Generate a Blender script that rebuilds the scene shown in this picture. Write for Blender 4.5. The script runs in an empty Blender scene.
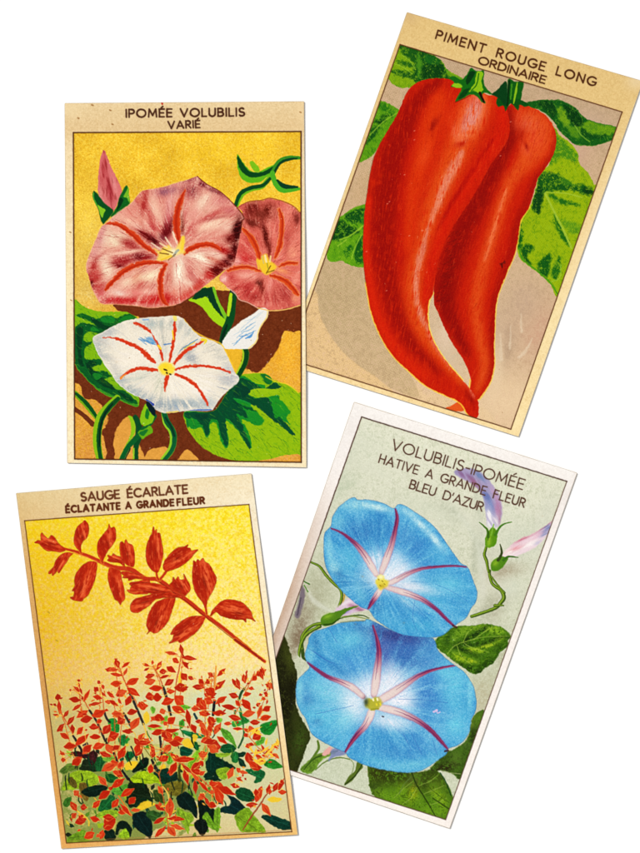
import bpy, math
import numpy as np

# ------------------------------------------------------------------ scale
MM = 0.0003            # one unit of the layout drawing = 0.3 mm on the table
S = 2.6                # mesh vertices per drawing unit in the printed surface
E = 1.13               # light falling on the table (white = over-exposed)
rng = np.random.default_rng(7)
TAB = rng.random((256, 256)).astype(np.float32)

def noise(x, y, seed=0):
    x = x + seed*17.31; y = y + seed*9.73
    xi = np.floor(x).astype(np.int32); yi = np.floor(y).astype(np.int32)
    fx = (x-xi).astype(np.float32); fy = (y-yi).astype(np.float32)
    fx = fx*fx*(3-2*fx); fy = fy*fy*(3-2*fy)
    a = TAB[yi & 255, xi & 255]; b = TAB[yi & 255, (xi+1) & 255]
    c = TAB[(yi+1) & 255, xi & 255]; d = TAB[(yi+1) & 255, (xi+1) & 255]
    return (a*(1-fx)+b*fx)*(1-fy)+(c*(1-fx)+d*fx)*fy

def fbm(x, y, seed=0, o=3):
    v = 0; a = .5; t = 0
    for k in range(o):
        v = v + a*noise(x*2**k, y*2**k, seed+k*3.1); t += a; a *= .5
    return v/t

def spline(pts, closed=True, n=6):
    P = np.array(pts, float); N = len(P)
    if N < 3: return P
    out = []
    rg = N if closed else N-1
    for i in range(rg):
        if closed: p0, p1, p2, p3 = P[(i-1) % N], P[i], P[(i+1) % N], P[(i+2) % N]
        else: p0, p1, p2, p3 = P[max(i-1, 0)], P[i], P[i+1], P[min(i+2, N-1)]
        L = np.hypot(*(p2-p1)[:2]); m = max(2, min(n, int(L/1.2)+1))
        for k in range(m):
            t = k/m
            out.append(.5*((2*p1)+(-p0+p2)*t+(2*p0-5*p1+4*p2-p3)*t*t+(-p0+3*p1-3*p2+p3)*t**3))
    if not closed: out.append(P[-1])
    return np.array(out)

def homography(src, dst):
    A = []; b = []
    for (x, y), (u, v) in zip(src, dst):
        A.append([x, y, 1, 0, 0, 0, -u*x, -u*y]); b.append(u)
        A.append([0, 0, 0, x, y, 1, -v*x, -v*y]); b.append(v)
    h = np.linalg.solve(np.array(A, float), np.array(b, float))
    return np.append(h, 1).reshape(3, 3)

def happly(H, x, y):
    w = H[2, 0]*x+H[2, 1]*y+H[2, 2]
    return (H[0, 0]*x+H[0, 1]*y+H[0, 2])/w, (H[1, 0]*x+H[1, 1]*y+H[1, 2])/w

class Crop:                     # a detail drawing: origin and magnification
    def __init__(s, x, y, k): s.x, s.y, s.k = x, y, k
    def __call__(s, *p):
        p = p[0] if len(p) == 1 and isinstance(p[0], (list, tuple)) and isinstance(p[0][0], (list, tuple)) else p
        return [(s.x+a/s.k, s.y+b/s.k) for a, b in p]
    def f(s, flat):
        return [(s.x+flat[i]/s.k, s.y+flat[i+1]/s.k) for i in range(0, len(flat), 2)]

class Card:
    def __init__(s, corners):
        tl, tr, br, bl = [np.array(c, float) for c in corners]
        s.W = int(S*(np.hypot(*(tr-tl))+np.hypot(*(br-bl)))/2)+1
        s.H = int(S*(np.hypot(*(bl-tl))+np.hypot(*(br-tr)))/2)+1
        s.corners = corners
        gq = [(0, 0), (s.W-1, 0), (s.W-1, s.H-1), (0, s.H-1)]
        s.G2P = homography(gq, corners); s.P2G = np.linalg.inv(s.G2P); s.P2G /= s.P2G[2, 2]
        s.gx, s.gy = np.meshgrid(np.arange(s.W, dtype=np.float32), np.arange(s.H, dtype=np.float32))
        x, y = happly(s.G2P, s.gx.astype(float), s.gy.astype(float))
        s.x, s.y = x.astype(np.float32), y.astype(np.float32)
        s.c = np.zeros((s.H, s.W, 3), np.float32)
        s.id = np.zeros((s.H, s.W), np.int32)
        s.parts = [('paper', None)]           # (name, parent index)
        s.tex = None; s.clip = None
    def part(s, name, parent=None):
        s.parts.append((name, parent)); return len(s.parts)-1
    def _box(s, P, m):
        gx, gy = happly(s.P2G, P[:, 0], P[:, 1])
        x0 = max(0, int(gx.min()-m*S-2)); x1 = min(s.W, int(gx.max()+m*S+3))
        y0 = max(0, int(gy.min()-m*S-2)); y1 = min(s.H, int(gy.max()+m*S+3))
        return (slice(y0, y1), slice(x0, x1)) if x1 > x0 and y1 > y0 else None
    def _put(s, sl, cov, col, part, clip, tex):
        cl = s.clip if clip is None else clip
        if cl is not None and cl is not False: cov = cov*cl[sl]
        if part is not None: s.id[sl][cov > .5] = part
        if tex and s.tex is not None:
            cov = np.clip(cov*(1+tex*2*(s.tex[sl]-.5)), 0, 1)
        if col is not None:
            s.c[sl] += (np.array(col, np.float32)/255-s.c[sl])*cov[..., None]
    def fill(s, pts, col, part=None, soft=.55, a=1, clip=None, smooth=True, tex=0, wob=.35, ret=False):
        P = spline(pts) if smooth else np.array(pts, float)
        sl = s._box(P, soft+1)
        if sl is None: return None
        x, y = s.x[sl], s.y[sl]
        if wob:
            nx = noise(x*.45, y*.45, 5)-.5; ny = noise(x*.45, y*.45, 9)-.5
            x = x+nx*2*wob; y = y+ny*2*wob
        d2 = np.full(x.shape, 1e9, np.float32); ins = np.zeros(x.shape, bool)
        Q = np.roll(P, -1, 0)
        for (ax, ay), (bx, by) in zip(P, Q):
            ex, ey = bx-ax, by-ay; L = ex*ex+ey*ey+1e-12
            wx = x-ax; wy = y-ay
            t = np.clip((wx*ex+wy*ey)/L, 0, 1)
            dx = wx-t*ex; dy = wy-t*ey
            np.minimum(d2, dx*dx+dy*dy, out=d2)
            if by != ay:
                c = ((ay > y) != (by > y)) & (x < (bx-ax)*(y-ay)/(by-ay)+ax)
                ins ^= c
        sd = np.sqrt(d2); sd[ins] *= -1
        cov = np.clip(.5-sd/(2*soft), 0, 1)
        s._put(sl, cov*a, None if col is None else col, None, clip, tex)
        if part is not None: s._put(sl, cov, None, part, clip, 0)
        if ret:
            m = np.zeros((s.H, s.W), np.float32); m[sl] = cov
            cl = s.clip if clip is None else clip
            if cl is not None and cl is not False: m *= cl
            return m
    def stroke(s, pts, w, col, part=None, soft=.45, a=1, clip=None, tex=0, wob=.2):
        w = list(w) if isinstance(w, (list, tuple)) else [w, w]
        n = len(pts); wi = np.interp(np.linspace(0, 1, n), np.linspace(0, 1, len(w)), w)
        P = spline([(p[0], p[1], q) for p, q in zip(pts, wi)], closed=False) if n > 2 else np.array([(p[0], p[1], q) for p, q in zip(pts, wi)], float)
        sl = s._box(P, max(w)/2+soft+1)
        if sl is None: return
        x, y = s.x[sl], s.y[sl]
        if wob:
            x = x+(noise(x*.5, y*.5, 2)-.5)*2*wob; y = y+(noise(x*.5, y*.5, 3)-.5)*2*wob
        sd = np.full(x.shape, 1e9, np.float32)
        for (ax, ay, aw), (bx, by, bw) in zip(P[:-1], P[1:]):
            ex, ey = bx-ax, by-ay; L = ex*ex+ey*ey+1e-12
            wx = x-ax; wy = y-ay
            t = np.clip((wx*ex+wy*ey)/L, 0, 1)
            d = np.hypot(wx-t*ex, wy-t*ey)-(aw+(bw-aw)*t)/2
            np.minimum(sd, d, out=sd)
        cov = np.clip(.5-sd/(2*soft), 0, 1)
        s._put(sl, cov*a, col, None, clip, tex)
        if part is not None: s._put(sl, cov, None, part, clip, 0)
    def petal(s, x1, y1, x2, y2, w, col, part=None, a=1, tip=.5, clip=None, soft=.4):
        L = math.hypot(x2-x1, y2-y1)+1e-6; ux, uy = (x2-x1)/L, (y2-y1)/L; nx, ny = -uy, ux
        j = rng.uniform(-.12, .12, 8)
        prof = [(-.1, 0), (.1, .27+j[0]*.6), (.38, .5+j[1]*.5), (.68, .46+j[2]*.7), (.93, .22+j[3]*.7), (1.12, .03),
                (.9, -.2+j[4]*.7), (.62, -.46+j[5]*.7), (.36, -.5+j[6]*.5), (.1, -.24+j[7]*.6)]
        P = [(x1+ux*t*L+nx*q*w, y1+uy*t*L+ny*q*w) for t, q in prof]
        s.fill(P, col, part, soft=soft, a=a, clip=clip, wob=.25)
    def blob(s, x, y, rx, ry, ang, col, a, tex=.6, clip=None, p=2):
        r = max(rx, ry)*2.3
        sl = s._box(np.array([(x-r, y-r), (x+r, y+r), (x-r, y+r), (x+r, y-r)], float), 0)
        if sl is None: return
        ca, sa = math.cos(math.radians(ang)), math.sin(math.radians(ang))
        dx = s.x[sl]-x; dy = s.y[sl]-y
        u = (dx*ca+dy*sa)/rx; v = (-dx*sa+dy*ca)/ry
        q = u*u+v*v
        cov = np.exp(-q*.9) if p == 2 else np.exp(-(q**(p/2))*.8)
        if tex and s.tex is not None:
            cov = cov*a; cov = np.clip(cov*(1+tex*2.6*(s.tex[sl]-.5)), 0, 1)
        else: cov = cov*a
        s._put(sl, cov, col, None, clip, 0)
    def polar(s, cx, cy, kt, kr, seed=1):
        dx = s.x-cx; dy = s.y-cy; r = np.hypot(dx, dy); t = np.arctan2(dy, dx)
        t2 = (t/(2*math.pi)+.5)*kt
        n = .6*noise(t2, r*kr, seed)+.4*noise(t2*2.3, r*kr*1.6, seed+4)
        n = .72*n+.28*noise(s.x*.9, s.y*.9, seed+8)
        s.tex = np.clip((n-.5)*1.5+.5, 0, 1)
    def flow(s, ang, ku, kv, seed=1):
        ca, sa = math.cos(math.radians(ang)), math.sin(math.radians(ang))
        u = s.x*ca+s.y*sa; v = -s.x*sa+s.y*ca
        v = v+2*noise(s.x*.05, s.y*.05, seed+3)
        n = .65*noise(u*ku, v*kv, seed)+.35*noise(u*ku*2.1, v*kv*2.1, seed+5)
        s.tex = np.clip((n-.5)*1.5+.5, 0, 1)
    def flat(s, seed=1):
        n = .5*noise(s.x*.35, s.y*.35, seed)+.5*noise(s.x*.9, s.y*.9, seed+5)
        s.tex = np.clip((n-.5)*1.5+.5, 0, 1)
    def texblend(s, col, a, mask=None, lo=.45, hi=.8):
        m = np.clip((s.tex-lo)/(hi-lo), 0, 1)*a
        if mask is not None: m = m*mask
        if s.clip is not None: m = m*s.clip
        s.c += (np.array(col, np.float32)/255-s.c)*m[..., None]
    def grain(s, mask, amp, f=.9, seed=3, tint=(1, 1, 1)):
        n = .55*noise(s.x*f, s.y*f, seed)+.45*noise(s.x*f*1.9, s.y*f*1.9, seed+6)-.5
        s.c += (n*amp*2*mask)[..., None]*np.array(tint, np.float32)
    def rays(s, cx, cy, n, cols, mask, lmin=3, lmax=11, w=.7, a=.4, rmin=6, bend=.15):
        ys, xs = np.nonzero(mask > .6)
        for _ in range(n):
            k = rng.integers(len(ys)); x, y = float(s.x[ys[k], xs[k]]), float(s.y[ys[k], xs[k]])
            dx, dy = x-cx, y-cy; r = math.hypot(dx, dy)
            if r < rmin: continue
            L = rng.uniform(lmin, lmax); t = rng.normal(0, bend); c, q = math.cos(t), math.sin(t)
            ux, uy = (dx*c-dy*q)/r, (dx*q+dy*c)/r
            s.stroke([(x, y), (x+ux*L, y+uy*L)], [rng.uniform(.4, 1)*w, .15], cols[rng.integers(len(cols))], a=a*rng.uniform(.4, 1), clip=mask, soft=.35, wob=.3)
    def crisp(s, k=.4, r=3, con=.06):
        b = s.c.copy()
        for ax in (0, 1):
            acc = 0
            for d in range(-r, r+1): acc = acc+np.roll(b, d, ax)
            b = acc/(2*r+1)
        s.c = np.clip(s.c+k*(s.c-b), 0, 1)
        m = s.c; s.c = (m+con*(m-.5)*(1-np.abs(2*m-1)**2)*2).astype(np.float32).clip(0, 1)
    def punch(s, mask, k, lumk=1.0):
        ys = mask > .5; m = s.c[ys].mean(0)
        s.c += ((s.c-m)*(k-1))*mask[..., None]; s.c = s.c.clip(0, 1)
    def brush(s, mask, ang, n, cols, lmin=2, lmax=7, w=.8, a=.5):
        ys, xs = np.nonzero(mask > .6)
        if len(ys) == 0: return
        for _ in range(n):
            k = rng.integers(len(ys)); x, y = float(s.x[ys[k], xs[k]]), float(s.y[ys[k], xs[k]])
            t = math.radians(ang)+rng.normal(0, .25); L = rng.uniform(lmin, lmax)
            s.stroke([(x, y), (x+math.cos(t)*L, y+math.sin(t)*L)], [rng.uniform(.4, 1)*w, .15], cols[rng.integers(len(cols))], a=a*rng.uniform(.4, 1), clip=mask, soft=.4, wob=.35)
    def fine(s, seed=1, f=1.):
        n = .6*noise(s.x*.85*f, s.y*.85*f, seed)+.4*noise(s.x*1.7*f, s.y*1.7*f, seed+5)
        s.tex = np.clip((n-.5)*1.7+.5, 0, 1)
    def speck(s, n, cols, rmin=.25, rmax=.6, a=.8, mask=None):
        for _ in range(n):
            i, j = rng.integers(3, s.H-3), rng.integers(3, s.W-3)
            if mask is not None and mask[i, j] < .5: continue
            x, y = float(s.x[i, j]), float(s.y[i, j]); r = rng.uniform(rmin, rmax)
            c = cols[rng.integers(len(cols))]
            dx, dy = rng.uniform(-.7, .7, 2)
            s.stroke([(x, y), (x+dx, y+dy)], r*2, c, a=a*rng.uniform(.5, 1), clip=False)
    def grad(s, stops, axis='gy'):
        """colour across the card from (position 0..1, colour) stops"""
        t = (s.gy/(s.H-1) if axis == 'gy' else s.gx/(s.W-1))
        ps = [p for p, _ in stops]
        return np.stack([np.interp(t, ps, [c[k]/255 for _, c in stops]) for k in range(3)], -1).astype(np.float32)

# ------------------------------------------------------------------ lettering (single-line capitals)
def arc(cx, cy, rx, ry, a0, a1, n=12):
    return [(cx+rx*math.cos(math.radians(a0+(a1-a0)*i/n)), cy+ry*math.sin(math.radians(a0+(a1-a0)*i/n))) for i in range(n+1)]
GLY = {
 'A': (.78, [[(0, 0), (.39, 1), (.78, 0)], [(.13, .3), (.65, .3)]]),
 'B': (.56, [[(0, 0), (0, 1), (.28, 1)]+arc(.28, .76, .22, .24, 90, -90)+[(0, .52)], [(.28, .52)]+arc(.3, .26, .26, .26, 90, -90)+[(0, 0)]]),
 'C': (.74, [arc(.46, .5, .46, .5, 52, 308, 18)]),
 'D': (.7, [[(0, 0), (0, 1), (.28, 1)]+arc(.28, .5, .42, .5, 90, -90)+[(0, 0)]]),
 'E': (.5, [[(.5, 1), (0, 1), (0, 0), (.5, 0)], [(0, .52), (.44, .52)]]),
 'F': (.48, [[(.48, 1), (0, 1), (0, 0)], [(0, .52), (.42, .52)]]),
 'G': (.82, [arc(.46, .5, .46, .5, 50, 322, 18)+[(.86, .45), (.5, .45)]]),
 'H': (.62, [[(0, 0), (0, 1)], [(.62, 0), (.62, 1)], [(0, .52), (.62, .52)]]),
 'I': (0, [[(0, 0), (0, 1)]]),
 'L': (.46, [[(0, 1), (0, 0), (.46, 0)]]),
 'M': (.84, [[(0, 0), (.08, 1), (.42, .2), (.76, 1), (.84, 0)]]),
 'N': (.66, [[(0, 0), (0, 1), (.66, 0), (.66, 1)]]),
 'O': (.92, [arc(.46, .5, .46, .5, 0, 360, 24)]),
 'P': (.52, [[(0, 0), (0, 1), (.26, 1)]+arc(.26, .73, .26, .27, 90, -90)+[(0, .46)]]),
 'R': (.56, [[(0, 0), (0, 1), (.26, 1)]+arc(.26, .74, .26, .26, 90, -90)+[(0, .48)], [(.24, .48), (.56, 0)]]),
 'S': (.54, [arc(.27, .75, .24, .25, 40, 270, 12)[:-1]+arc(.27, .25, .27, .25, 90, -145, 12)]),
 'T': (.62, [[(0, 1), (.62, 1)], [(.31, 1), (.31, 0)]]),
 'U': (.62, [[(0, 1), (0, .32)]+arc(.31, .31, .31, .31, 180, 360)+[(.62, 1)]]),
 'V': (.74, [[(0, 1), (.37, 0), (.74, 1)]]),
 'Z': (.6, [[(0, 1), (.6, 1), (0, 0), (.6, 0)]]),
 '-': (.3, [[(0, .42), (.3, .42)]]),
 "'": (.04, [[(.04, 1.02), (0, .74)]]),
}
GLY['É'] = (GLY['E'][0], GLY['E'][1]+[[(.2, 1.17), (.36, 1.34)]])

def write(card, txt, p0, p1, h, w, col, space=.55, gap=.3, xs=1.0, part=None, bold=0):
    """letters of height h along the line p0 -> p1 (the baseline)"""
    adv = 0; lay = []
    for ch in txt:
        if ch == ' ': adv += space; continue
        gw, st = GLY[ch]; gw = gw*xs
        lay.append((adv, st)); adv += gw+gap
    adv -= gap
    L = math.hypot(p1[0]-p0[0], p1[1]-p0[1]); k = L/(adv*h)
    ux, uy = (p1[0]-p0[0])/L, (p1[1]-p0[1])/L; vx, vy = uy, -ux
    for a0, st in lay:
        for line in st:
            pts = [(p0[0]+ux*(a0+x*xs)*h*k+vx*y*h, p0[1]+uy*(a0+x*xs)*h*k+vy*y*h) for x, y in line]
            P = np.array(pts)
            for q0, q1 in zip(P[:-1], P[1:]):
                card.stroke([tuple(q0), tuple(q1)], w*rng.uniform(.93, 1.07), col, part=part, soft=.3, a=1, clip=False, wob=.1)

def quad_mask(card, q, soft=.5):
    return card.fill(q, None, soft=soft, smooth=False, wob=.12, clip=False, ret=True)

def border(card, q, w, col, part):
    for i in range(4):
        a, b = q[i], q[(i+1) % 4]; n = 10
        pts = [(a[0]+(b[0]-a[0])*t/n, a[1]+(b[1]-a[1])*t/n) for t in range(n+1)]
        card.stroke(pts, w, col, part=part, soft=.35, a=.95, clip=False, wob=.1)
INK = (78, 42, 26)

# ================================================================== CARD A : pink and white bindweed
def paint_bindweed():
    C = Card([(64.6, 103), (304.4, 101.2), (306.7, 467.7), (67.2, 463.2)])
    panel = [(73.5, 132.7), (301.1, 131.6), (301.3, 462.3), (74.8, 459)]
    # paper: tan header, creamy sides
    C.c[:] = C.grad([(0, (232, 204, 158)), (.07, (226, 194, 146)), (.12, (240, 214, 170)), (.4, (250, 228, 184)), (1, (252, 232, 190))])
    C.flat(3); C.texblend((214, 176, 124), .2, lo=.45, hi=1)
    m1 = np.ones_like(C.x); C.grain(m1, .05, .7, 5)
    C.blob(70, 110, 12, 8, 0, (240, 214, 168), .6, 0); C.blob(302, 112, 6, 14, 0, (240, 208, 160), .6, 0)
    for x, y, r in [(92, 105, .9), (78, 118, .8), (110, 110, .9), (148, 132, .6), (112, 124, .7), (70, 232, .6), (71, 300, .5), (300, 112, .7)]:
        C.stroke([(x, y), (x+1, y+.5)], r*2, (150, 105, 60), a=.7)
    C.stroke([(161.7, 102), (162.4, 104)], 2.0, (190, 45, 35), a=.9)
    pm = quad_mask(C, panel)
    bg = C.part('printed_background'); C.id[pm > .5] = bg
    C.clip = pm
    g = C.grad([(0, (236, 186, 54)), (.3, (240, 190, 54)), (.5, (226, 180, 84)), (.62, (232, 170, 62)), (.8, (224, 158, 66)), (1, (218, 150, 72))])
    C.c += (g-C.c)*pm[..., None]
    C.fine(2, .7); C.texblend((248, 212, 96), .45, lo=.5, hi=.95, mask=np.clip((330-C.y)/60, .25, 1)); C.tex = 1-C.tex; C.texblend((228, 170, 40), .6, lo=.55, hi=1)
    C.blob(90, 250, 22, 60, 0, (236, 200, 96), .6); C.blob(92, 294, 16, 10, 0, (232, 196, 110), .8)
    C.blob(230, 150, 60, 20, 0, (244, 196, 44), .5); C.blob(285, 355, 16, 24, 0, (238, 168, 48), .8)
    C.flat(44); C.texblend((222, 170, 60), .35, lo=.55, hi=.95); C.c += ((noise(C.x*.06, C.y*.06, 12)-.5)*.09*pm)[..., None]*np.array([1, 1, .6], np.float32)
    C.grain(pm, .08, .9, 5, (1, 1, .8))
    br = C.part('printed_shadow'); BR = (112, 52, 24)
    k7 = Crop(65, 370, 7.11); k6 = Crop(220, 290, 7.11)
    bm = C.fill([(116, 303), (116.5, 309), (124, 313), (140, 320), (110, 345), (80, 360), (74, 372), (74, 382), (80.5, 385.5), (82, 394), (86, 399), (94.5, 399.5),
            (101.5, 405), (103, 407.5), (108.5, 418), (105.7, 426), (102.2, 432), (104.4, 440), (107, 451.6), (110, 464), (160, 466), (235, 466),
            (241, 376)]+k6(((260, 590)), (330, 530), (400, 440), (430, 370), (447, 310), (460, 288), (495, 292), (530, 299), (560, 290), (590, 284))+[(306, 300), (200, 290), (150, 300)], BR, br, ret=True, wob=.6)
    C.stroke(k7((66, 275), (130, 320), (198, 385)), [4.5, 4.5, 5], (108, 52, 26), part=br)
    for P in (k7((460, 330), (415, 350), (385, 390), (358, 440), (345, 520), (355, 590), (372, 640), (560, 640), (520, 500), (510, 380)),
              [(143, 463), (148, 451.6), (154, 448.2), (167, 447.5), (168, 456), (162, 463)],
              [(178.4, 461), (181, 456), (184, 451), (188, 449.8), (192, 452.5), (199, 461)],
              [(216, 347), (242, 347), (241.5, 360), (240, 372), (236, 374), (230, 364)]):
        C.fill(P, (222, 156, 70) if P[0][1] > 380 else (232, 176, 48), bg, wob=.6)
    C.flat(9)
    C.c += ((C.tex-.5)*.07)[..., None]*bm[..., None]*np.array([1, .7, .5], np.float32)
    C.speck(260, [(190, 120, 80), (160, 90, 60), (80, 30, 14)], .15, .38, .7, mask=bm)
    # ---- green leaf at the left
    k = Crop(70, 290, 7.11)
    lf = C.part('leaf')
    L = k.f([30, 78, 80, 103, 150, 138, 250, 155, 370, 153, 420, 165, 475, 205, 300, 300, 200, 350, 300, 590, 395, 700, 480, 755, 492, 800, 478, 832, 400, 805, 330, 775, 250, 745, 175, 690, 100, 612, 38, 520, 30, 300])
    lm = C.fill(L, (128, 178, 22), lf, ret=True, wob=.5)
    C.clip = lm
    C.stroke(k.f([30, 515, 100, 605, 175, 683, 330, 768, 480, 825]), 3.2, (60, 140, 40), a=.9)
    C.fill(k.f([34, 290, 60, 250, 95, 236, 160, 245, 240, 280, 225, 312, 150, 300, 110, 310, 96, 345, 112, 366, 160, 372, 145, 390, 108, 408, 104, 450, 112, 492, 200, 492, 226, 510, 218, 532, 160, 542, 152, 565, 205, 580, 240, 572, 296, 612, 262, 626, 205, 642, 250, 668, 310, 690, 340, 700, 400, 725, 470, 785, 470, 812, 330, 764, 180, 682, 90, 592, 34, 500]), (14, 92, 40), wob=.7)
    C.fill(k.f([50, 178, 85, 166, 130, 178, 200, 205, 235, 185, 290, 182, 330, 205, 360, 188, 430, 168, 470, 200, 400, 245, 300, 285, 250, 300, 200, 262, 140, 222, 80, 200]), (18, 96, 36), wob=.6)
    C.fill(k.f([215, 205, 250, 188, 300, 190, 322, 215, 300, 236, 240, 230]), (30, 130, 44))
    C.fill(k.f([345, 225, 380, 190, 430, 180, 455, 200, 400, 232]), (26, 124, 40))
    for P in ([150, 205, 200, 215, 250, 250, 290, 262, 260, 285, 200, 262], [50, 300, 60, 270, 95, 262, 90, 330, 80, 450, 100, 540, 60, 500], [110, 520, 160, 560, 250, 640, 330, 700, 280, 700, 180, 640],
              [340, 720, 400, 745, 450, 785, 400, 780], [150, 500, 190, 520, 140, 560, 120, 530]):
        C.fill(k.f(P), (6, 58, 34), a=.85, wob=.6)
    for P in ([180, 590, 230, 610, 190, 640, 160, 610], [160, 260, 210, 290, 150, 290]):
        C.fill(k.f(P), (34, 140, 44), a=.8)
    C.brush(lm, 35, 300, [(34, 132, 46), (6, 62, 34), (20, 104, 42), (120, 176, 34)], 2, 7, 1.0, .5)
    C.fill(k.f([305, 680, 345, 690, 372, 712, 330, 706]), (110, 170, 30))
    C.clip = pm
    # ---- small stems at the bottom
    st = C.part('stem')
    C.stroke(k7((72, 165), (130, 222), (180, 280), (226, 342)), [5.2, 5.6, 5.6, 4.5], (116, 166, 24), part=st)
    C.stroke(k7((78, 168), (133, 215), (185, 275), (226, 335)), [2.8, 3.8, 3.8, 3.2], (10, 84, 34))
    st = C.part('stem')
    C.stroke(k7((372, 200), (310, 262), (258, 330), (232, 425), (230, 530), (252, 645)), [6.5, 8, 8.5, 8.6, 8.2, 7], (134, 184, 26), part=st)
    C.stroke(k7((378, 205), (318, 265), (270, 335), (245, 430), (241, 535), (258, 645)), [4.5, 5, 4.6, 4.4, 4.2, 4], (12, 82, 34))
    C.stroke(k7((340, 240), (280, 320), (250, 420), (245, 540)), [1.4, 2, 1.8, 1.4], (4, 46, 30))
    st = C.part('stem')
    C.fill(k7.f([450, 328, 480, 335, 500, 375, 500, 440, 480, 480, 450, 530, 425, 600, 400, 640, 385, 632, 420, 560, 450, 500, 470, 440, 468, 380]), (140, 190, 30), st)
    C.stroke(k7((500, 335), (524, 390), (524, 470), (505, 550), (505, 645)), [5, 6.2, 7, 5.5, 5], (8, 78, 40), part=st)
    C.stroke(k7((632, 330), (595, 385), (545, 440), (492, 500), (440, 560), (400, 645)), [6, 6, 5.4, 5.4, 5, 4.6], (12, 96, 44), part=st)
    C.stroke(k7((490, 560), (488, 640)), 1.6, (150, 196, 40)); C.stroke(k7((465, 560), (425, 640)), 1.2, (4, 52, 36))
    lf = C.part('leaf')
    C.fill(k7.f([575, 240, 552, 280, 535, 330, 536, 372, 560, 398, 600, 385, 632, 355, 640, 290, 610, 260]), (134, 188, 26), lf)
    C.fill(k7.f([580, 275, 600, 300, 590, 350, 570, 330]), (26, 120, 40)); C.fill(k7.f([590, 215, 640, 255, 640, 330, 600, 290, 578, 240]), (8, 34, 44), lf)
    C.fill(k7.f([520, 440, 570, 420, 605, 395, 625, 440, 590, 465, 555, 490, 540, 480]), (104, 168, 24), lf); C.fill(k7.f([525, 450, 560, 430, 590, 425, 560, 470]), (26, 116, 44))
    k8 = Crop(150, 370, 7.11)
    st = C.part('stem')
    C.stroke(k8((100, 305), (118, 375), (156, 430), (166, 500), (148, 570), (92, 645)), [5.5, 6.8, 7, 6.8, 6.8, 6], (140, 196, 44), part=st)
    C.stroke(k8((100, 305), (124, 370), (164, 430), (174, 500), (156, 570), (100, 645)), [5, 5.6, 5, 4.6, 4.4, 4], (12, 96, 52))
    C.stroke(k8((110, 340), (150, 400), (174, 470)), [2, 2.4, 1.8], (6, 62, 42))
    # ---- large leaf lower right
    q = Crop(180, 280, 4.264)
    lf = C.part('leaf')
    lm = C.fill(q.f([245, 415, 270, 402, 330, 398, 370, 402, 400, 425, 440, 440, 480, 458, 505, 480, 530, 500, 530, 735, 500, 742, 440, 748, 380, 764, 300, 773, 225, 768, 150, 745, 90, 708, 50, 660, 28, 622, 22, 560, 140, 560, 200, 480]), (146, 184, 18), lf, ret=True)
    C.clip = lm
    C.flat(4); C.texblend((120, 168, 20), .5, lo=.5, hi=.9)
    C.fill(q.f([22, 560, 140, 556, 200, 480, 245, 425, 262, 406, 300, 425, 325, 440, 365, 452, 345, 478, 302, 470, 290, 480, 310, 500, 370, 500, 420, 492, 428, 530, 470, 560, 452, 590, 470, 615, 440, 600, 400, 585, 352, 545, 300, 532, 340, 575, 358, 600, 335, 622, 285, 600, 262, 600, 290, 640, 306, 715, 275, 690, 240, 635, 192, 598, 206, 660, 206, 706, 192, 714, 172, 680, 158, 618, 132, 610, 126, 655, 112, 672, 92, 632, 50, 634, 26, 600]), (28, 136, 44), wob=.7)
    C.fill(q.f([24, 565, 140, 558, 200, 482, 250, 425, 275, 420, 325, 445, 355, 465, 372, 458, 402, 438, 432, 455, 400, 468, 345, 480, 300, 478, 292, 492, 330, 505, 370, 500, 388, 520, 400, 560, 440, 600, 488, 655, 478, 660, 430, 622, 380, 585, 335, 545, 270, 515, 232, 510, 280, 560, 300, 585, 270, 582, 242, 570, 262, 610, 300, 705, 290, 712, 240, 630, 195, 590, 206, 690, 192, 706, 172, 650, 160, 600, 128, 600, 124, 650, 112, 664, 94, 620, 60, 590, 28, 588]), (8, 78, 48), wob=.8)
    C.fill(q.f([290, 405, 330, 398, 375, 404, 385, 432, 350, 440, 310, 425]), (132, 178, 20)); C.fill(q.f([345, 402, 375, 405, 395, 432, 380, 446, 362, 438, 355, 420]), (22, 112, 44))
    C.fill(q.f([395, 505, 440, 520, 470, 570, 440, 568, 410, 590, 396, 555]), (34, 142, 40)); C.fill(q.f([285, 555, 330, 570, 355, 600, 330, 618, 295, 595]), (30, 138, 44))
    C.fill(q.f([300, 470, 340, 462, 400, 466, 430, 470, 445, 478, 400, 484, 330, 488, 305, 492]), (150, 188, 22))
    for P in ([60, 575, 120, 575, 100, 600], [225, 520, 290, 540, 330, 560, 280, 548], [250, 440, 300, 470, 270, 500, 230, 490]): C.fill(q.f(P), (4, 62, 46), a=.7, wob=.8)
    C.brush(lm, 40, 420, [(30, 128, 46), (6, 62, 40), (20, 100, 46), (110, 164, 26), (160, 196, 30)], 2, 8, 1.0, .45)
    C.stroke(q.f([230, 505, 270, 515, 300, 530]), 1.0, (30, 140, 60)); C.stroke(q.f([30, 600, 34, 625]), 2, (20, 120, 50))
    C.clip = pm
    C.stroke(q.f([366, 412, 405, 432, 460, 446, 505, 482]), 1.0, (250, 206, 50), a=.7)
    C.speck(60, [(130, 190, 150), (170, 210, 160)], .15, .3, .6, mask=lm)
    # ---- leaf and stems between the flowers
    c5 = Crop(150, 290, 7.11)
    lf = C.part('leaf')
    C.fill(c5.f([360, -15, 320, 40, 275, 72, 330, 95, 385, 140, 440, 210, 500, 255, 535, 275, 548, 205, 520, 130, 470, 60, 460, -10]), (160, 208, 28), lf)
    C.fill(c5.f([350, 0, 300, 60, 360, 60, 400, 50, 440, 100, 470, 150, 500, 180, 540, 200, 490, 110, 450, 20, 440, -20]), (6, 62, 36), wob=.7)
    st = C.part('stem')
    C.stroke(c5.f([452, -15, 480, 70, 510, 140, 545, 205]), [2.4, 2.4, 3, 4], (120, 186, 40), part=st)
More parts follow.
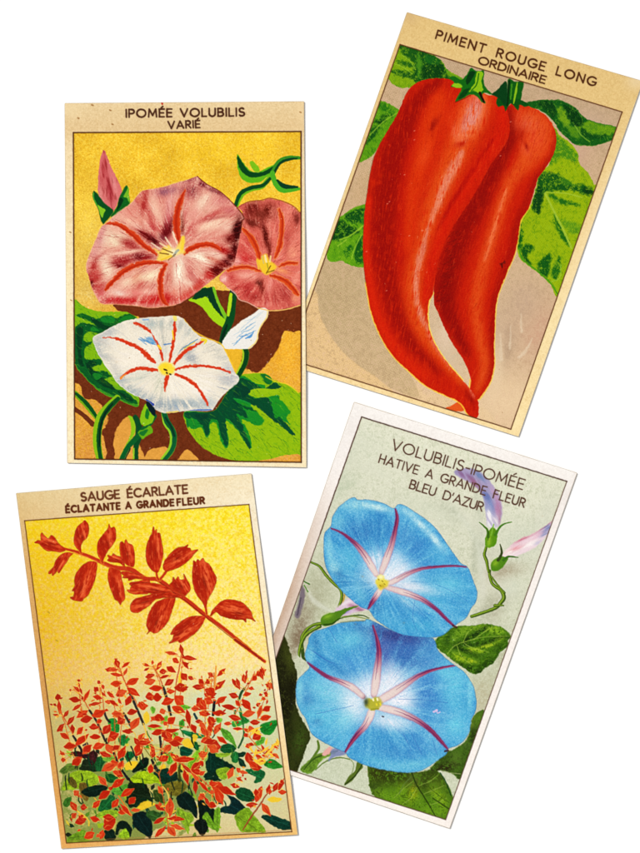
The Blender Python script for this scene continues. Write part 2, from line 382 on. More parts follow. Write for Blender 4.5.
    C.stroke(k6.f([98, 0, 85, 100, 75, 200, 40, 290, 5, 400]), [7.5, 8, 8, 8, 5.5], (8, 78, 34), part=st)
    C.stroke(k6.f([78, 30, 68, 120, 58, 180]), [3, 3.6, 2.4], (176, 212, 34))
    C.stroke(k6.f([85, 8, 110, 14]), [3, 3], (14, 50, 60)); C.stroke(k6.f([50, 250, 20, 330, 5, 400]), [2, 3, 2], (4, 50, 30))
    st = C.part('stem')
    C.stroke(k6.f([172, 400, 184, 450, 172, 520, 128, 608]), [6, 6.4, 6.6, 5.5], (160, 196, 40), part=st)
    C.stroke(k6.f([176, 400, 190, 455, 178, 525, 132, 610]), [5, 4.8, 4.6, 4.4], (10, 72, 30))
    # ---- white bud
    bd = C.part('bud')
    b = C.fill(k6.f([330, 122, 345, 150, 335, 195, 300, 245, 275, 300, 268, 350, 245, 388, 205, 418, 100, 420, 10, 412, 25, 355, 66, 292, 120, 250, 165, 212, 235, 172, 285, 132]), (236, 232, 224), bd, ret=True)
    C.stroke(k6.f([338, 150, 332, 195, 298, 245, 272, 300, 264, 350, 240, 386, 205, 414]), 1.3, (246, 210, 120), a=.85)
    C.clip = b
    for P, w, c in (([100, 395, 150, 340, 210, 310, 255, 290], 1.4, (90, 150, 200)), ([120, 340, 170, 300, 220, 280, 250, 250], 1.2, (130, 175, 210)), ([150, 300, 200, 260, 250, 230], 1.2, (110, 160, 200)), ([180, 345, 215, 330, 240, 300], 2.2, (70, 140, 205)),
                    ([130, 300, 180, 250, 240, 200, 290, 160], .9, (170, 195, 215)), ([100, 320, 150, 290], 1.2, (176, 200, 214)), ([180, 220, 250, 200], 1, (160, 190, 210)), ([90, 380, 130, 370], 1.1, (130, 170, 200)), ([260, 200, 310, 150], 1.2, (190, 205, 205)), ([140, 330, 200, 325], 1.2, (60, 125, 190))):
        C.stroke(k6.f(P), [w*.4, w, w*.3], c, a=.85, wob=.5)
    C.blob(238, 325, 8, 5, 0, (244, 238, 220), .5); C.clip = pm
    # ---- bud at the upper left and its sepals
    a1 = Crop(50, 90, 4.264)
    bd = C.part('bud')
    b = C.fill(a1.f([230, 256, 246, 290, 262, 330, 282, 370, 306, 428, 292, 475, 270, 516, 238, 490, 213, 462, 205, 420, 208, 350, 216, 290]), (214, 116, 114), bd, ret=True)
    C.clip = b; C.flow(80, .12, .6, 4)
    C.blob(104, 170, 3, 22, 8, (176, 62, 66), .8); C.blob(110, 188, 3, 14, -10, (160, 40, 50), .7); C.blob(100, 195, 3, 10, 0, (236, 160, 150), .7); C.blob(114, 185, 2.4, 12, -18, (232, 150, 146), .7)
    C.texblend((150, 50, 50), .5, lo=.55, hi=.95); C.clip = pm
    lf = C.part('sepal'); k1 = Crop(80, 170, 7.11)
    C.fill(k1.f([95, 152, 118, 160, 140, 190, 180, 240, 235, 285, 225, 320, 190, 360, 165, 384, 148, 350, 140, 310, 120, 255, 95, 200]), (8, 82, 34), lf)
    C.fill(k1.f([125, 250, 150, 262, 180, 285, 168, 310, 160, 340, 142, 305]), (134, 190, 40)); C.stroke(k1.f([98, 165, 96, 195, 120, 250]), 1.2, (80, 160, 50))
    lf = C.part('sepal')
    C.fill(k1.f([330, 108, 346, 130, 348, 180, 358, 240, 330, 265, 235, 335, 222, 325, 262, 262, 282, 195, 305, 145]), (16, 100, 34), lf)
    C.fill(k1.f([345, 125, 350, 180, 356, 235, 335, 200, 312, 190, 325, 160]), (120, 180, 44)); C.fill(k1.f([285, 200, 310, 215, 280, 270, 262, 290]), (4, 56, 28))
    # ---- leaf and tendril upper right
    a2 = Crop(180, 90, 4.264)
    lf = C.part('leaf')
    C.fill(a2.f([245, 275, 270, 310, 302, 345, 330, 350, 365, 335, 408, 320, 400, 365, 370, 372, 345, 392, 300, 396, 262, 376, 246, 335]), (96, 176, 30), lf)
    C.fill(a2.f([246, 280, 270, 314, 300, 348, 350, 350, 402, 325, 385, 352, 345, 368, 300, 372, 266, 350, 248, 318]), (6, 74, 32))
    C.fill(a2.f([298, 312, 312, 304, 332, 325, 338, 345, 318, 348]), (124, 186, 30), lf)
    st = C.part('stem')
    C.stroke(a2.f([382, 375, 350, 410, 300, 422, 262, 445, 240, 490]), [5, 5, 5.6, 6, 5.2], (110, 176, 30), part=st)
    C.stroke(a2.f([384, 378, 354, 406, 300, 418, 258, 442, 238, 490]), [3.4, 3.6, 3.8, 3.8, 3.6], (8, 76, 36))
    C.stroke(a2.f([398, 350, 420, 310, 460, 290, 512, 290]), [5, 4.8, 4.6, 3.2], (60, 140, 40), part=st)
    C.stroke(a2.f([402, 352, 428, 312, 466, 296, 500, 292]), [2.6, 2.6, 2.6, 1], (8, 70, 36))
    C.stroke(a2.f([394, 355, 408, 400, 440, 425, 506, 422]), [5, 5, 6.4, 3.2], (80, 168, 40), part=st)
    C.stroke(a2.f([414, 385, 445, 410, 500, 414]), [2, 4.6, 2.2], (6, 66, 40))
    # ---- right pink flower
    c3 = Crop(220, 200, 7.11)
    fl = C.part('flower')
    f = C.fill(c3.f([165, 110, 130, 55, 160, 30, 200, 18, 250, 8, 300, 5, 350, -8, 400, 0, 470, 22, 530, 55, 560, 90, 600, 130, 600, 735, 570, 745, 500, 765, 420, 780, 350, 782, 320, 768, 270, 762, 200, 726, 140, 702, 105, 655, 55, 622, -5, 560, 40, 500, 90, 440, 130, 300]), (218, 112, 98), fl, ret=True)
    C.stroke(c3.f([130, 52, 200, 14, 300, 1, 350, -12, 400, -4, 470, 18, 530, 51, 575, 100]), 1.1, (150, 70, 50), a=.8)
    C.stroke(c3.f([50, 622, 105, 660, 140, 708, 200, 730, 270, 768]), 1.2, (240, 176, 160), a=.8); C.stroke(c3.f([270, 768, 350, 786, 450, 782, 520, 765, 575, 748]), 1.2, (244, 190, 110), a=.9)
    C.clip = f; C.polar(268, 268, 60, .10, 2)
    C.texblend((200, 84, 76), .5, lo=.5, hi=.9); C.tex = 1-C.tex; C.texblend((236, 150, 132), .5, lo=.55, hi=.95); C.tex = 1-C.tex
    B = lambda x, y, rx, ry, an, col, a, t=.6: C.blob(220+x/7.11, 200+y/7.11, rx/7.11, ry/7.11, an, col, a, t)
    for v in ((230, 60, 45, 60, 20, (132, 44, 36), 1), (350, 80, 45, 50, 0, (118, 36, 26), 1), (240, 165, 60, 30, 20, (128, 48, 38), .9), (290, 110, 60, 40, 0, (140, 56, 44), .8), (325, 250, 22, 90, -12, (112, 34, 26), 1), (350, 350, 14, 50, 0, (130, 44, 34), .8),
              (545, 130, 24, 50, 0, (130, 50, 42), .9), (480, 300, 24, 90, 0, (186, 78, 68), .7), (520, 220, 30, 80, 0, (200, 96, 82), .6), (260, 250, 24, 50, 0, (198, 84, 72), .7), (190, 340, 50, 80, 0, (196, 70, 64), .7), (180, 410, 50, 30, 0, (200, 60, 56), .7),
              (470, 110, 30, 60, 0, (226, 130, 112), .7), (520, 380, 40, 60, 0, (236, 146, 120), .8), (430, 500, 60, 20, 20, (240, 150, 100), .7), (120, 430, 30, 30, 0, (240, 170, 160), .6),
              (200, 540, 90, 30, 0, (238, 160, 142), .8), (90, 570, 30, 60, -40, (190, 66, 62), .8), (200, 640, 60, 60, 30, (184, 62, 58), .8), (300, 620, 22, 60, -15, (140, 50, 40), .8), (350, 620, 20, 60, 10, (238, 150, 136), .7), (440, 680, 70, 60, 0, (176, 66, 60), .8),
              (260, 700, 60, 30, 20, (168, 56, 50), .7), (330, 720, 16, 50, 0, (170, 50, 50), .8), (340, 745, 12, 20, 0, (232, 140, 130), .7), (540, 560, 20, 60, 20, (240, 150, 130), .6), (540, 700, 30, 30, 0, (236, 150, 116), .7), (30, 560, 30, 30, 0, (240, 176, 164), .7),
              (275, 590, 20, 20, 0, (120, 50, 40), .7), (230, 20, 60, 12, 0, (196, 110, 90), .6), (150, 150, 20, 30, 0, (200, 130, 120), .7), (575, 250, 14, 120, 0, (236, 140, 120), .6)): B(*v)
    C.rays(268, 268, 260, [(240, 176, 156), (150, 52, 44), (228, 140, 124), (124, 40, 34)], f, 3, 11, .8, .55, 7); C.punch(f, 1.18); C.grain(f, .04, 1.0, 12); C.clip = f
    for P, w in (([165, 208, 220, 268, 262, 350, 285, 425, 315, 505], [2.5, 5.4, 5, 4, 2]), ([422, 68, 440, 150, 436, 260, 418, 350, 390, 412], [2.5, 4.4, 4.6, 4.4, 1.5]), ([52, 502, 130, 480, 200, 478, 290, 508], [2.5, 3.6, 3.4, 1.5]),
                 ([548, 452, 500, 448, 450, 460, 418, 476], [2, 3.6, 3, 1]), ([355, 538, 420, 555, 480, 590, 525, 640, 552, 675], [2, 4.4, 4.8, 4.4, 2.5])):
        vn = C.part('vein', fl)
        C.stroke(c3.f(P), [q_+1.6 for q_ in w], (240, 160, 90), a=.5, wob=.8); C.stroke(c3.f(P), w, (214, 76, 30), part=vn, wob=.7, soft=.7)
        P2 = [(x+.5, y-.3) for x, y in c3.f(P)]; C.stroke(P2, [x*.4 for x in w], (176, 44, 18), a=.7)
    th = C.part('throat', fl)
    C.fill(c3.f([300, 400, 330, 385, 355, 430, 400, 470, 385, 500, 345, 530, 315, 528, 280, 480, 262, 420, 285, 425]), (244, 196, 52), th, soft=1.2)
    for P, w, c in (([320, 395, 330, 440], 2, (250, 226, 170)), ([360, 400, 355, 440], 1.6, (244, 214, 140)), ([330, 520, 360, 470], 1, (110, 70, 20)), ([340, 515, 385, 500], 1, (120, 90, 20)), ([300, 400, 310, 450], 1.2, (200, 180, 120)), ([335, 450, 345, 500], 1, (150, 150, 40)), ([262, 430, 275, 490], 1.4, (240, 190, 60))):
        C.stroke(c3.f(P), w, c, a=.85)
    C.clip = pm
    # ---- main pink flower
    fl = C.part('flower')
    O = [(86, 267), (88.4, 257), (95.5, 240), (101, 227.7), (106.7, 222.7), (118, 212.5), (130.6, 203.8), (137, 196), (143.3, 190.5), (156, 188.6), (168, 185.4), (176.9, 182.7), (190, 179), (197.3, 176.6), (206.4, 184), (220.5, 192), (233, 203.4), (243.6, 216.4),
         (242, 222), (240.6, 233), (237.6, 248.8), (234.5, 262), (232, 266), (223.3, 271.3), (212, 280), (202, 288.3), (193, 295), (183.8, 301.3), (176, 304.6), (168.3, 306), (150, 307.8), (137.5, 306), (116.4, 304.2), (102.3, 303.6), (96.7, 297), (91.5, 286), (88.6, 276)]
    f = C.fill(O, (222, 146, 130), fl, ret=True)
    C.stroke(O[:12]+[(190, 179)], .9, (240, 200, 130), a=.5, clip=pm); C.stroke(O[13:20], 1.2, (112, 36, 26), a=.85); C.stroke(O[28:36], 1.1, (244, 170, 130), a=.6)
    C.clip = f; C.polar(175, 252, 70, .07, 1)
    C.texblend((204, 112, 100), .5, lo=.5, hi=.9); C.tex = 1-C.tex; C.texblend((240, 190, 168), .55, lo=.52, hi=.95); C.tex = 1-C.tex
    B = lambda x, y, rx, ry, an, col, a, t=.6: C.blob(80+x/7.11, 170+y/7.11, rx/7.11, ry/7.11, an, col, a, t)
    D = lambda x, y, rx, ry, an, col, a, t=.6: C.blob(160+x/7.11, 170+y/7.11, rx/7.11, ry/7.11, an, col, a, t)
    F = lambda x, y, rx, ry, an, col, a, t=.6: C.blob(70+x/7.11, 290+y/7.11, rx/7.11, ry/7.11, an, col, a, t)
    for v in ((250, 490, 80, 55, -15, (238, 202, 172), 1), (180, 470, 40, 90, 20, (232, 190, 165), .7), (160, 440, 18, 90, 18, (206, 130, 128), .7), (120, 570, 30, 80, 25, (216, 148, 140), .7), (190, 690, 45, 80, -10, (240, 206, 178), 1), (480, 760, 130, 40, -18, (244, 212, 178), .95),
              (300, 330, 90, 40, -10, (230, 166, 146), .8), (370, 290, 80, 40, -40, (222, 140, 124), .7), (360, 370, 60, 25, 10, (240, 180, 156), .7), (460, 220, 20, 100, 10, (180, 66, 60), .9), (500, 330, 16, 90, -18, (192, 84, 76), .8), (540, 290, 30, 120, -14, (238, 184, 160), .8), (430, 350, 40, 20, 0, (226, 150, 130), .6),
              (560, 400, 18, 70, -30, (196, 80, 76), .8), (420, 210, 24, 50, 30, (206, 110, 96), .7), (470, 470, 60, 22, 40, (134, 34, 34), 1), (530, 500, 50, 26, 50, (104, 26, 30), .95), (520, 430, 24, 50, -30, (190, 70, 70), .7), (560, 470, 20, 40, -40, (236, 186, 160), .6),
              (360, 530, 80, 26, 25, (172, 66, 62), .8), (420, 615, 55, 24, 0, (110, 22, 28), 1), (300, 640, 70, 34, -10, (166, 52, 52), .9), (280, 680, 34, 16, 10, (130, 28, 30), .8), (470, 620, 50, 18, 0, (160, 50, 50), .8), (330, 585, 110, 12, -8, (242, 200, 176), .8), (120, 640, 60, 14, -30, (236, 190, 170), .7), (130, 620, 60, 12, -35, (180, 80, 76), .6),
              (95, 690, 18, 60, 20, (176, 66, 60), .9), (90, 790, 26, 60, -25, (176, 60, 56), .9), (110, 750, 40, 70, -10, (190, 74, 68), .8), (140, 840, 40, 40, 0, (180, 60, 56), .8), (85, 810, 12, 20, 0, (80, 20, 20), .8), (390, 760, 60, 30, -50, (224, 150, 124), .7), (330, 800, 50, 30, -40, (240, 196, 170), .7), (430, 830, 60, 40, -50, (206, 110, 98), .7)): B(*v)
    for v in ((230, 60, 80, 24, -12, (160, 82, 84), .8), (230, 150, 50, 50, 20, (146, 62, 66), .9), (60, 150, 70, 30, -10, (160, 96, 106), .8), (350, 130, 90, 18, 28, (130, 50, 56), .95), (430, 170, 50, 14, 40, (120, 42, 44), .8), (300, 230, 90, 40, -50, (238, 192, 168), .9), (380, 250, 90, 30, -45, (230, 168, 150), .7), (440, 220, 60, 40, 20, (212, 130, 122), .7),
              (500, 290, 60, 30, 20, (206, 120, 114), .7), (340, 340, 110, 16, -28, (196, 92, 86), .7), (420, 340, 90, 12, -10, (176, 76, 74), .7), (380, 390, 120, 34, -18, (240, 192, 166), .9), (230, 340, 34, 90, 20, (226, 150, 136), .7), (220, 430, 30, 50, 30, (192, 84, 80), .8), (480, 400, 60, 40, -10, (232, 176, 156), .7),
              (550, 440, 32, 100, 12, (84, 24, 22), 1), (530, 560, 24, 60, 0, (100, 26, 24), .95), (500, 490, 36, 30, -20, (126, 40, 36), .8), (450, 570, 60, 22, 25, (178, 48, 44), .95), (500, 620, 24, 30, 0, (96, 26, 24), .8), (300, 620, 110, 34, 15, (246, 224, 198), .95), (400, 600, 60, 20, 20, (238, 190, 170), .7), (380, 640, 70, 16, 25, (200, 96, 80), .7),
              (430, 690, 60, 30, -20, (132, 30, 26), .95), (400, 720, 50, 34, -30, (110, 26, 22), .9), (350, 750, 30, 30, 0, (192, 52, 46), .8), (480, 660, 30, 14, 30, (96, 18, 20), .9), (300, 790, 60, 30, -40, (190, 60, 54), .8), (140, 720, 40, 110, 5, (246, 226, 200), 1), (200, 800, 40, 20, 20, (242, 214, 190), .7), (220, 720, 30, 90, -25, (206, 120, 110), .8), (270, 690, 24, 70, -35, (226, 170, 150), .7),
              (60, 400, 30, 70, 18, (112, 22, 26), 1), (40, 440, 24, 40, 10, (120, 30, 34), .8), (60, 340, 20, 60, 10, (190, 76, 80), .7), (20, 480, 34, 20, 30, (140, 60, 66), .7), (70, 250, 30, 100, 5, (226, 156, 146), .7), (160, 400, 16, 90, -3, (116, 50, 36), .7), (190, 260, 16, 110, 8, (206, 110, 104), .6), (60, 760, 26, 70, 5, (206, 120, 104), .7), (250, 840, 80, 20, -30, (200, 84, 70), .7)): D(*v)
    for v in ((300, 70, 120, 22, -5, (196, 58, 58), .8), (450, 80, 120, 20, 0, (196, 50, 50), .9), (600, 60, 80, 34, 0, (200, 54, 50), .8), (230, 40, 50, 50, 0, (210, 100, 100), .7), (480, 20, 100, 20, 0, (226, 130, 120), .7), (340, 20, 60, 22, 10, (238, 200, 184), .8), (550, 10, 50, 20, 0, (240, 180, 160), .7), (700, 60, 50, 40, 0, (196, 50, 46), .8), (810, 50, 60, 30, -20, (206, 80, 70), .8), (760, 10, 50, 30, -30, (226, 140, 120), .7)): F(*v)
    C.rays(175, 252, 420, [(246, 214, 194), (176, 72, 70), (236, 178, 160), (150, 46, 50), (200, 96, 90)], f, 3, 13, .8, .55, 9); C.punch(f, 1.22); C.grain(f, .045, 1.0, 11)
    for cr, P, w in ((k1, [185, 380, 250, 382, 310, 408, 380, 462, 440, 520, 500, 565, 545, 600], [1.2, 3.2, 4.6, 5.4, 5, 4, 2]), (k1, [182, 850, 240, 785, 320, 715, 410, 672, 500, 655, 600, 662], [3, 4.4, 5, 4.6, 4, 2]),
                     (k1, [612, 672, 586, 720, 572, 780, 574, 850, 580, 900, 600, 935, 630, 962], [3, 5, 5.4, 5.2, 4.6, 3.4, 1.2]), (c2_ := Crop(160, 170, 7.11), [178, 142, 145, 220, 122, 310, 118, 400, 130, 470, 150, 545], [1.2, 5, 6.4, 6.6, 5, 2]),
                     (c2_, [178, 592, 215, 560, 280, 536, 350, 528, 400, 545, 432, 565], [3, 5, 4.6, 4.4, 4, 1.6])):
        vn = C.part('vein', fl)
        C.stroke(cr.f(P), [q_+1.5 for q_ in w], (236, 150, 100), a=.35, wob=.8); C.stroke(cr.f(P), w, (206, 64, 26), part=vn, wob=.7, soft=.7)
        P2 = [(x-.4, y+.9) for x, y in cr.f(P)]; C.stroke(P2, [x*.4 for x in w], (170, 36, 14), a=.6)
    c2 = c2_; th = C.part('throat', fl)
    C.fill(c2.f([-40, 560, 0, 575, 20, 555, 60, 535, 110, 560, 160, 470, 180, 500, 165, 560, 180, 590, 130, 600, 90, 620, 40, 640, -20, 640, -10, 600]), (246, 208, 90), th, soft=1.3)
    C.blob(174, 252, 4.5, 4, 0, (252, 236, 200), .9, .3)
    for P, w, c in (([0, 590, 60, 600], 1.2, (120, 80, 30)), ([20, 560, 90, 590], 1.2, (110, 70, 30)), ([10, 640, 80, 610], 1.4, (240, 190, 40)), ([165, 480, 158, 560], 3, (248, 206, 60)), ([100, 610, 118, 580, 130, 570], 2.4, (150, 160, 150)), ([60, 640, 110, 600], 1, (140, 90, 50)), ([40, 480, 80, 540], 1.6, (248, 224, 190)), ([90, 440, 120, 520], 1.4, (248, 224, 190)), ([0, 520, 50, 550], 1.6, (246, 216, 170)), ([-60, 520, 0, 560], 1.4, (240, 210, 180))):
        C.stroke(c2.f(P), w, c, a=.8)
    C.clip = pm
    # ---- white flower
    fl = C.part('flower')
    O = k.f([163, 350, 180, 325, 240, 298, 300, 262, 380, 226, 470, 205, 560, 195, 640, 190])+c5.f([90, 188, 170, 184, 220, 193, 262, 235, 310, 290, 360, 330, 400, 345, 470, 372, 515, 405, 560, 490, 600, 578, 632, 620, 626, 655, 560, 712, 500, 772, 450, 845])+k8.f([432, 286, 380, 291, 290, 290, 200, 297, 110, 307, 50, 286, 0, 232])+k.f([535, 782, 460, 748, 390, 705, 330, 652, 298, 600, 240, 520, 200, 450, 172, 385])
    C.stroke(c5.f([240, 210, 310, 290, 400, 342, 470, 368, 520, 405, 600, 570]), 1.8, (246, 196, 60), a=.8)
    f = C.fill(O, (238, 227, 206), fl, ret=True)
    C.clip = f; C.polar(165.5, 369.5, 90, .06, 6)
    C.texblend((226, 220, 210), .6, lo=.5, hi=.9)
    W = lambda x, y, rx, ry, an, col, a, t=.9: C.blob(x, y, rx, ry, an, (col[0]-16, col[1]-18, col[2]-30), a*(1.0 if col[0] < 230 else .5), t) if col[0] < 230 else C.blob(x, y, rx, ry, an, col, a, t)
    for v in ((100, 348, 7, 18, -35, (200, 204, 210), .9), (108, 332, 16, 5, -28, (206, 208, 216), .8), (118, 372, 4, 20, -30, (214, 212, 214), .8), (122, 383, 8, 6, 30, (196, 204, 212), .7), (136, 393, 16, 5, 28, (190, 200, 210), .8), (160, 404, 14, 6, 20, (170, 182, 200), .8), (182, 404, 22, 5, 0, (176, 190, 206), .8), (205, 402, 12, 6, -10, (190, 202, 214), .7),
              (226, 380, 10, 10, -40, (206, 208, 216), .8), (232, 373, 5, 10, -30, (190, 194, 212), .7), (214, 350, 14, 6, 35, (216, 214, 212), .7), (190, 330, 10, 8, 40, (208, 212, 214), .7), (170, 324, 22, 5, 0, (206, 208, 208), .8), (150, 324, 14, 4, 0, (196, 206, 212), .7), (164, 342, 6, 14, 5, (206, 206, 206), .7), (186, 350, 8, 4, -30, (180, 186, 192), .7), (193, 360, 8, 5, 40, (190, 194, 206), .8),
              (150, 350, 10, 10, 20, (246, 238, 222), .7), (130, 360, 14, 10, 0, (248, 236, 218), .8), (180, 385, 20, 8, 0, (248, 238, 220), .7), (205, 385, 12, 12, 0, (246, 236, 222), .7), (140, 376, 18, 6, -10, (216, 220, 216), .5), (160, 385, 6, 12, 5, (214, 216, 204), .6)): W(*v)
    for i in range(70):     # short hatching near the rim
        t = rng.uniform(0, 1); P = O[int(t*(len(O)-1))]; dx, dy = 165-P[0], 369-P[1]; L = math.hypot(dx, dy)
        r0 = rng.uniform(1.5, 5)/L; r1 = r0+rng.uniform(3, 9)/L; off = rng.uniform(-3, 3)
        C.stroke([(P[0]+dx*r0+off, P[1]+dy*r0), (P[0]+dx*r1+off, P[1]+dy*r1)], [.5, .2], (160, 166, 176) if P[1] > 380 else (190, 188, 182), a=.55, wob=.4)
    for i in range(16):
        x, y = rng.uniform(478, 590), rng.uniform(322, 382)
        C.stroke(k.f([x, y, x+rng.uniform(25, 50), y+rng.uniform(14, 30)]), [.5, .9, .4][:2], (80, 140, 196), a=.75, wob=.4)
    C.fill(k.f([540, 345, 580, 335, 612, 365, 590, 385, 560, 375]), (90, 150, 200), a=.7, soft=1)
    C.stroke(c5.f([102, 388, 150, 380]), [1.6, 1], (70, 120, 180), a=.8); C.stroke(c5.f([245, 415, 290, 380, 340, 350]), [1.2, 1.4, .8], (70, 130, 170), a=.8); C.stroke(c5.f([215, 430, 260, 395]), .7, (80, 120, 150), a=.6)
    C.stroke(k.f([520, 212, 555, 210]), 1.6, (110, 160, 215), a=.7); C.stroke(k.f([545, 785, 590, 815]), [2.6, 3], (20, 50, 150), a=.85); C.stroke(k8.f([285, 288, 350, 285, 435, 284]), [.8, 1.6, 1.2], (50, 100, 180), a=.85); C.stroke(k8.f([120, 304, 200, 296]), 1.6, (240, 196, 60), a=.8)
    C.stroke(k8.f([180, 250, 210, 290], ), .6, (140, 160, 190))
    C.stroke(O[:6], .9, (252, 240, 220), a=.8); C.stroke(O[-7:], .9, (236, 238, 226), a=.8)
    C.rays(165.5, 369.5, 380, [(204, 200, 192), (250, 240, 216), (176, 180, 186), (222, 212, 196), (214, 190, 176)], f, 3, 12, .7, .5, 10); C.grain(f, .03, 1.0, 21)
    for cr, P, w in ((k, [235, 338, 300, 340, 360, 355, 430, 385, 500, 420, 560, 470, 608, 518], [.6, 1.6, 2.6, 3.6, 4.2, 4, 2.4]), (k, [362, 628, 395, 598, 440, 572, 510, 557, 570, 562, 620, 572], [1.4, 2.6, 3.2, 3.4, 3.2, 2.4]),
                     (k, [455, 233, 500, 250, 545, 280, 575, 302], [2, 2.8, 3, 1.6]), (c5, [-2, 288, 20, 320, 52, 380, 78, 440, 90, 500], [1, .8, 2, 2.4, 2]), (c5, [176, 232, 174, 300, 166, 380, 150, 450, 140, 508], [2.4, 3.2, 3, 3, 2.8]),
                     (c5, [382, 360, 320, 398, 250, 440, 200, 490, 172, 524], [1.6, 2.8, 3.4, 3.4, 2]), (c5, [180, 566, 250, 548, 330, 540, 420, 544, 500, 560, 572, 586], [2, 2.8, 2.6, 2.6, 2.4, 1.4]),
                     (c5, [182, 602, 240, 622, 300, 658, 350, 708, 385, 765, 412, 820], [2.6, 3.2, 3, 3, 2.8, 1.4]), (c5, [122, 612, 114, 660, 106, 722], [4, 3.6, .8]), (c5, [-40, 455, 0, 490, 36, 518], [3, 3.6, 2]), (c5, [-10, 566, 48, 570], [3.2, 3])):
        vn = C.part('vein', fl); C.stroke(cr.f(P), w, (210, 62, 28), part=vn, wob=.7, soft=.6)
    C.stroke(k.f([362, 628, 380, 612, 400, 596]), [1.8, 1.6, .6], (238, 150, 60)); C.stroke(c5.f([176, 190, 180, 210]), 3.6, (248, 220, 90), a=.8); C.stroke(c5.f([160, 290, 168, 350]), 1.3, (246, 200, 40)); C.stroke(c5.f([372, 352, 400, 358, 388, 380]), [3, 2.6, 1.4], (242, 214, 40), a=.9); C.stroke(c5.f([60, 396, 76, 416]), 2.2, (246, 200, 50)); C.stroke(c5.f([245, 418, 320, 370]), .8, (246, 200, 50))
    th = C.part('throat', fl)
    C.fill(c5.f([60, 560, 72, 530, 110, 516, 155, 525, 175, 555, 168, 590, 135, 604, 90, 600]), (250, 218, 70), th, soft=1.4)
    C.blob(165, 367, 4, 4, 0, (246, 206, 40), .7, .3)
    for x, y in ((102, 565), (112, 568), (118, 588), (142, 598)): C.stroke(c5.f([x, y, x+6, y+3]), 1.6, (60, 40, 20), a=.9)
    C.clip = None
    dm = np.clip(pm, 0, 1)
    C.grain(dm, .022, 1.2, 31)
    C.speck(90, [(255, 244, 220), (240, 220, 200)], .12, .3, .7, mask=pm); C.speck(90, [(120, 80, 40), (90, 60, 30)], .12, .3, .6, mask=pm)
    bl = C.part('border_line')
    C.crisp(.36); border(C, panel, 1.45, (78, 38, 18), bl)
    t = C.part('title_lettering')
    write(C, "IPOMÉE VOLUBILIS", (126.4, 117.3), (244.4, 115.9), 7.7, 1.85, INK, space=.62, gap=.3, xs=1.0, part=t)
    t = C.part('subtitle_lettering')
    write(C, "VARIÉ", (168.4, 128.6), (200, 127.6), 7.0, 1.75, INK, gap=.3, xs=1.0, part=t)
    return C

